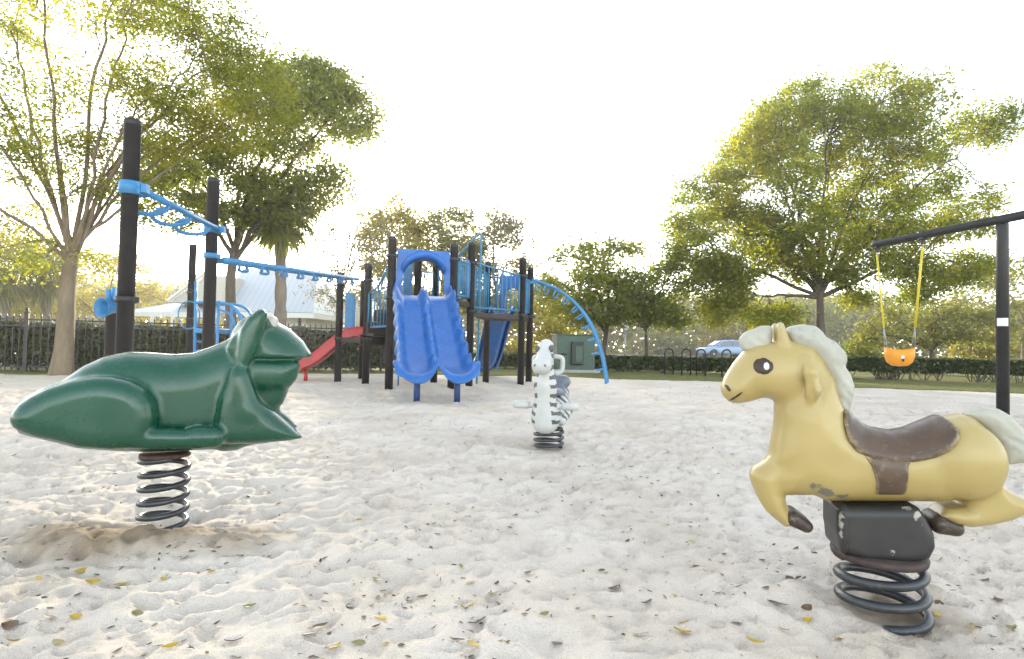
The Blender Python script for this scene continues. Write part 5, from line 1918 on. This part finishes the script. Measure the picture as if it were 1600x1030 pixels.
# the big tree on the right
tree('shade_tree', 'largest spreading olive tree behind the swing with golden upper crown', 18.0,
     [(1283, 590), (1282, 540), (1281, 495), (1280, 455)],
     [([(1040, 370), (1055, 300), (1075, 262), (1120, 270), (1135, 215), (1165, 185), (1180, 150), (1230, 128), (1270, 138), (1300, 115), (1345, 105), (1360, 130), (1425, 150), (1432, 190), (1450, 235), (1430, 300), (1400, 350), (1400, 400), (1330, 430), (1240, 440), (1150, 440), (1090, 425), (1050, 400)], 900),
      ([(1045, 330), (1120, 300), (1230, 340), (1240, 430), (1100, 440), (1050, 400)], 130), ([(1180, 190), (1300, 130), (1410, 200), (1420, 380), (1200, 400)], 150),
      ([(1400, 330), (1440, 270), (1500, 262), (1545, 290), (1562, 330), (1530, 370), (1450, 390), (1390, 380)], 110),
      ([(1455, 195), (1500, 160), (1545, 145), (1584, 165), (1575, 220), (1535, 240), (1475, 248)], 60),
      ([(1085, 420), (1160, 410), (1270, 430), (1262, 500), (1180, 515), (1110, 505)], 150), ([(1295, 430), (1400, 400), (1520, 420), (1480, 470), (1330, 480)], 110),
      ([(1370, 420), (1460, 395), (1540, 390), (1590, 410), (1540, 430), (1430, 445)], 55)],
     LG, BD, .17, 8, nlimb=14, leaf=.080, per=50, spread=.33, gap=.20, twig_r=.010, limb_scale=.40, clump_noise=.62, zsq=.78)
tree('park_tree', 'low spreading tree with branching trunk behind the orange swing seat', 20, [(1457, 590), (1456, 560), (1455, 545)],
     [([(1340, 530), (1360, 495), (1410, 478), (1470, 470), (1540, 480), (1580, 510), (1560, 545), (1500, 540), (1400, 545)], 170)], LP, BD, .10, 51, leaf=.09, per=28, spread=.34, gap=.05, nlimb=8, limb_scale=.6)
tree('park_tree', 'pale feathery tree at the right edge behind the swing post', 27, [(1600, 580), (1600, 500)],
     [([(1480, 480), (1500, 430), (1560, 400), (1640, 390), (1720, 430), (1730, 520), (1620, 540), (1520, 530)], 170)], LP, BG, .14, 52, leaf=.13, per=26, spread=.45, gap=.15, nlimb=6)
tree('yellow_bush', 'bright yellow bush beside the swing post above the hedge', 24, [(1535, 580), (1535, 560)],
     [([(1490, 560), (1500, 535), (1530, 520), (1568, 530), (1575, 560)], 70)], LY, BG, .06, 53, cat='bush', leaf=.11, per=26, spread=.3, nlimb=4)
tree('green_bush', 'small bright green bush at the right of the horse mane behind the hedge', 22, [(1345, 580), (1345, 565)],
     [([(1320, 565), (1325, 540), (1345, 528), (1370, 540), (1375, 565)], 50)], LG, BG, .05, 54, cat='bush', leaf=.10, per=26, spread=.25, nlimb=4)
tree('park_tree', 'hazy pale tree filling the gap under the big tree left of its trunk', 62, [(1220, 580), (1220, 530)],
     [([(1150, 545), (1160, 480), (1220, 450), (1290, 465), (1330, 500), (1320, 555), (1200, 560)], 140)], LP, BG, .2, 55, leaf=.28, per=26, spread=1.0, nlimb=5)


# a far-off belt of woodland closing the view
def far_wood():
    rng = np.random.default_rng(77)
    n = 80000
    x = rng.uniform(-85, 85, n)
    y = 74 + 6 * rng.normal(size=n) * .6 + 8 * perlin2(x * .05, x * 0 + 2)
    top = 7.4 + 3.4 * perlin2(x * .12 + 4, x * 0) + 2.2 * perlin2(x * .4, x * 0 + 9)
    z = rng.uniform(0, 1, n) ** .8 * np.maximum(top, 2)
    c = np.stack([x, y, z], 1)
    o = link_mesh('woodland', leaf_mesh('woodland', c, .55, rng, .1), LP)
    tag(o, 'far off belt of pale woodland along the horizon', 'woodland', kind='stuff')


far_wood()


# ================================================================== HEDGES
def hedge(label, pts, height, width, seed, nl, mat=LH, leaf=.06, bare=.12, z0=.0, group=None):
    rng = np.random.default_rng(seed)
    pts = [Vector(p) for p in pts]
    org = pts[0].copy()
    root = empty('hedge', org, label, 'hedge', group)
    seg = [(pts[i + 1] - pts[i]).length for i in range(len(pts) - 1)]
    tot = sum(seg)
    def at(s):
        i = np.searchsorted(np.cumsum(seg), s); i = np.minimum(i, len(seg) - 1)
        c0 = np.concatenate([[0], np.cumsum(seg)])
        A = np.array([p[:] for p in pts]); 
        t = (s - c0[i]) / np.array(seg)[i]
        p = A[i] + (A[i + 1] - A[i]) * t[:, None]
        d = A[i + 1] - A[i]; d /= np.linalg.norm(d, axis=1)[:, None]
        return p, np.stack([-d[:, 1], d[:, 0], 0 * d[:, 0]], 1)
    s = rng.uniform(0, tot, nl)
    p, nn = at(s)
    zz = rng.uniform(bare, 1, nl) ** .9
    hn = height * (1 + .10 * perlin2(s * 1.3, s * 0 + seed) + .05 * perlin2(s * 5, s * 0 + seed))
    wn = width / 2 * (1 + .18 * perlin2(s * 1.8, s * 0 + seed + 7)) * np.where(zz > .8, 1 - (zz - .8) * 1.2, 1) * (.82 + .18 * np.sin(zz * 3))
    # mostly near the surface
    u = rng.uniform(-1, 1, nl); shell = rng.uniform(size=nl) < .72
    face = rng.integers(0, 3, nl)
    u = np.where(shell & (face < 2), np.where(face == 0, -1, 1) * rng.uniform(.8, 1.05, nl), u)
    zz = np.where(shell & (face == 2), rng.uniform(.92, 1.03, nl), zz)
    k = ~((perlin2(s * 3 + u, zz * 4 + seed) < -.28) & (zz < .55))
    c = p + nn * (u * wn)[:, None]; c[:, 2] = z0 + zz * hn
    c = c[k]
    link_mesh('foliage', leaf_mesh('foliage', c - np.array(org), leaf, rng, .0, 1.7), mat, root)
    # twiggy inside
    paths = []
    ns = int(tot / .22)
    for i in range(ns):
        q = rng.uniform(0, tot)
        b, n2 = at(np.array([q]))
        b0 = b[0] + n2[0] * rng.normal() * width * .12
        for j in range(4):
            e = b0 + np.array([rng.normal() * .2, rng.normal() * .2, 0]) ; e[2] = z0 + height * rng.uniform(.55, .95)
            st = b0.copy(); st[2] = z0 - .05
            paths.append((bez(st, (st + e) / 2 + rng.normal(size=3) * .06, e, 5, .2, rng) - np.array(org), np.linspace(.014, .005, 5)))
    v, f = tubes_mesh(paths, 5)
    link_mesh('stems', fast_mesh('stems', v, f, True), BD, root)


F0 = [P(-260, 540, 11.4), P(40, 540, 11.75), P(300, 540, 12.9), P(640, 540, 15.2)]
F0 = [Vector((p.x, p.y, 0)) for p in F0]
hedge('tall dark green hedge behind the picket fence on the left', F0, .95, .75, 61, 48000, leaf=.075, bare=.06)
H1 = [G(640, 577), G(790, 580), G(880, 581)]
H1 = [Vector((p.x, 16.6, 0)) for p in H1]
hedge('low clipped hedge in the middle behind the slides', [Vector((-3.2, 17.4, 0)), Vector((1.1, 17.6, 0))], .46, .7, 62, 12000, leaf=.06)
hedge('low clipped hedge behind the bike racks', [Vector((1.5, 17.3, 0)), Vector((9.4, 16.6, 0))], .46, .7, 63, 22000, leaf=.06)
hedge('low gappy hedge with bare stems behind the swing', [Vector((7.6, 15.9, 0)), Vector((16.5, 14.2, 0))], .57, .7, 64, 22000, leaf=.062, bare=.32)


# ================================================================== GROUND LITTER
def leaf_shape(mb, c, L, W, an, curl, tilt, rng):
    """one curled leaf lying on the sand"""
    n = 6
    vs, fs = [], []
    ca, sa = math.cos(an), math.sin(an)
    for i in range(n + 1):
        t = i / n
        w_ = W * (math.sin(math.pi * t ** .8) ** .9) * .5 + .0006
        for q in (-1, -.5, 0, .5, 1):
            x = (t - .5) * L; y = q * w_
            z = .006 + curl * L * ((t - .5) ** 2) * 1.6 + curl * .9 * W * q * q * .5 + tilt * y
            vs.append((c[0] + x * ca - y * sa, c[1] + x * sa + y * ca, c[2] + z))
    for i in range(n):
        for q in range(4):
            a = i * 5 + q
            fs.append((a, a + 1, a + 6, a + 5))
    mb.add(vs, fs, True)


def litter():
    rng = np.random.default_rng(5)
    pr = random.Random(4)
    def lm(name, a, b):
        mt, nt, bs = newmat(name)
        nt.links.new(ramp(nt, noise(nt, 60, 4), [(.3, a), (.7, b)]), bs.inputs['Base Color'])
        bs.inputs['Roughness'].default_value = .6
        return mt
    my = lm('dry_yellow_leaf', (.34, .22, .015), (.50, .36, .03))
    mb_ = lm('dry_brown_leaf', (.08, .05, .03), (.17, .11, .06))
    mo = lm('dry_olive_leaf', (.17, .16, .05), (.28, .24, .09))
    yel = [(595, 968, 1.3), (735, 947, 1.2), (1066, 990, 1.6), (1068, 974, 1), (130, 895, 1.4), (145, 910, 1.3), (190, 916, 1.1), (118, 968, 1.2), (740, 1022, 1.4), (265, 1018, 1.2), (300, 840, 1), (60, 905, .9), (1225, 985, 1), (1262, 970, 1.2), (1310, 1000, 1.1), (560, 812, .9), (255, 915, .9), (330, 905, .8), (420, 870, .8), (1180, 1010, 1.2), (1330, 880, .8), (1465, 965, 1.2), (1520, 985, 1.1), (520, 1015, 1.1), (20, 1000, 1.2), (1080, 850, .7), (890, 860, .8)]
    bro = [(745, 980, 1.6), (500, 985, 1.5), (365, 1005, 1.5), (960, 918, 1.3), (1010, 947, 1.2), (716, 1005, 1.3), (825, 895, .9), (1215, 935, 1.6), (1260, 955, 1.4), (1235, 905, 1), (480, 990, 1.4), (870, 1008, 1.2), (15, 985, 1.4), (80, 968, 1.3), (155, 745, 1.2), (180, 742, .9), (545, 950, 1), (940, 890, .8), (660, 935, .9), (800, 830, .7), (1120, 925, 1), (1540, 905, 1.1), (1560, 940, 1), (1470, 930, 1.2), (295, 828, 1.5), (285, 832, 1.3)]
    oli = [(735, 910, 1.1), (770, 935, 1), (590, 905, 1), (640, 880, .9), (1040, 895, .9), (1000, 1010, 1.2), (430, 925, 1), (215, 960, 1.1), (390, 955, 1), (560, 1005, 1), (850, 965, 1), (1150, 965, 1.1), (90, 1005, 1.1), (1580, 985, 1)]
    for lst, mat, lab, grp in ((yel, my, 'yellow fallen leaf lying curled on the pale sand', 'yellow fallen leaves on the sand'),
                               (bro, mb_, 'dry brown fallen leaf lying on the pale sand', 'brown fallen leaves on the sand'),
                               (oli, mo, 'faded olive fallen leaf lying on the pale sand', 'olive fallen leaves on the sand')):
        for x, y, s in lst:
            g = G(x, y); 
            z = sand_z(g.x, g.y)
            g = G(x, y, z); z = sand_z(g.x, g.y)
            m = MB()
            an = pr.uniform(-.7, .7) + (math.pi if pr.random() < .5 else 0)
            leaf_shape(m, (0, 0, 0), .030 * s * pr.uniform(.8, 1.25), .014 * s * pr.uniform(.7, 1.3), an, pr.uniform(-.1, .35), pr.uniform(-.5, .5), rng)
            o = m.build('fallen_leaf', mat)
            o.location = (g.x, g.y, z - .001)
            tag(o, lab, 'leaf', grp)
    # uncountable bits: leaf crumbs and twigs
    n = 13000
    d = .75 + 11 * rng.uniform(0, 1, n) ** 1.55
    x = rng.uniform(-1.05, 1.05, n) * d
    k = perlin2(x * 2.2 + 5, d * 2.2) + .6 * perlin2(x * .7, d * .7 + 8) > rng.uniform(-.35, .55, n)
    x, d = x[k], d[k]; n = len(x)
    z = sand_h(x, d)
    # denser under the left tree
    vs, fs = [], []
    for i in range(n):
        L = rng.uniform(.006, .022) * (1 + .12 * d[i]); W_ = L * (rng.uniform(.08, .2) if rng.uniform() < .4 else rng.uniform(.25, .7))
        an = rng.uniform(0, math.pi * 2); ca, sa = math.cos(an), math.sin(an)
        b = len(vs)
        h = z[i] + .002
        k = rng.uniform(.0, .35) * L
        for q, (px_, py_, pz_) in enumerate(((-.5, 0, 0), (-.2, -.5, .3), (.22, -.42, .5), (.5, .05, 1), (.15, .5, .6), (-.25, .4, .2))):
            X_ = L * px_ * rng.uniform(.75, 1.2); Y_ = W_ * py_ * rng.uniform(.5, 1.3)
            vs.append((x[i] + X_ * ca - Y_ * sa, d[i] + X_ * sa + Y_ * ca, h + k * pz_ * rng.uniform(.6, 1.3)))
        fs.append(tuple(range(b, b + 6)))
    mt, nt, bs = newmat('leaf_crumbs')
    geo = nt.nodes.new("ShaderNodeNewGeometry")
    nt.links.new(ramp(nt, geo.outputs['Random Per Island'], [(0, (.035, .025, .018)), (.45, (.10, .07, .045)), (.75, (.16, .12, .06)), (1, (.34, .25, .06))]), bs.inputs['Base Color'])
    bs.inputs['Roughness'].default_value = .8
    o = link_mesh('leaf_litter', fast_mesh('leaf_litter', np.array(vs), np.array(fs)), mt)
    tag(o, 'small brown leaf crumbs and twigs strewn over the sand', 'leaf litter', kind='stuff')


litter()


def grass():
    rng = np.random.default_rng(9)
    n = 26000
    x = rng.uniform(-6, 17, n)
    y = sand_edge(x) - .12 + rng.uniform(0, 1, n) ** 1.3 * 4.5
    h = rng.uniform(.02, .06, n) * np.clip(.5 + perlin2(x * .8, y * .8) * 1.5, .3, 1.4)
    a = rng.uniform(0, 2 * math.pi, n); wd = .006
    dx, dy = np.cos(a) * wd, np.sin(a) * wd
    lx, ly = rng.normal(size=n) * h * .4, rng.normal(size=n) * h * .4
    v = np.stack([np.stack([x - dx, y - dy, 0 * x], 1), np.stack([x + dx, y + dy, 0 * x], 1), np.stack([x + lx, y + ly, h], 1)], 1).reshape(-1, 3)
    o = link_mesh('grass', fast_mesh('grass', v, np.arange(3 * n).reshape(-1, 3)), leaf_mat('grass_blade', [(0, (.10, .10, .03)), (.6, (.15, .15, .04)), (1, (.25, .20, .08))], .4))
    tag(o, 'short dry grass along the edge of the sand', 'grass', kind='stuff')


grass()


# ================================================================== AIR
def glare_veil():
    m = MB()
    m.box((0, 0, 6.5), (300, 300, 16))  # added scattering volume, imitates the pale veil of lens glare
    mt = bpy.data.materials.new('glare_air'); mt.use_nodes = True
    nt = mt.node_tree; nt.nodes.remove(nt.nodes["Principled BSDF"])
    v = nt.nodes.new("ShaderNodeVolumePrincipled")
    v.inputs['Color'].default_value = (.95, .95, .95, 1); v.inputs['Density'].default_value = GLARE_DENSITY; v.inputs['Anisotropy'].default_value = .55
    nt.links.new(v.outputs[0], nt.nodes["Material Output"].inputs['Volume'])
    o = m.build('glare_veil', mt)
    tag(o, 'thin air volume added to imitate lens glare over the playground', 'glare_veil', kind='stuff')


GLARE_DENSITY = 0.0014
glare_veil()
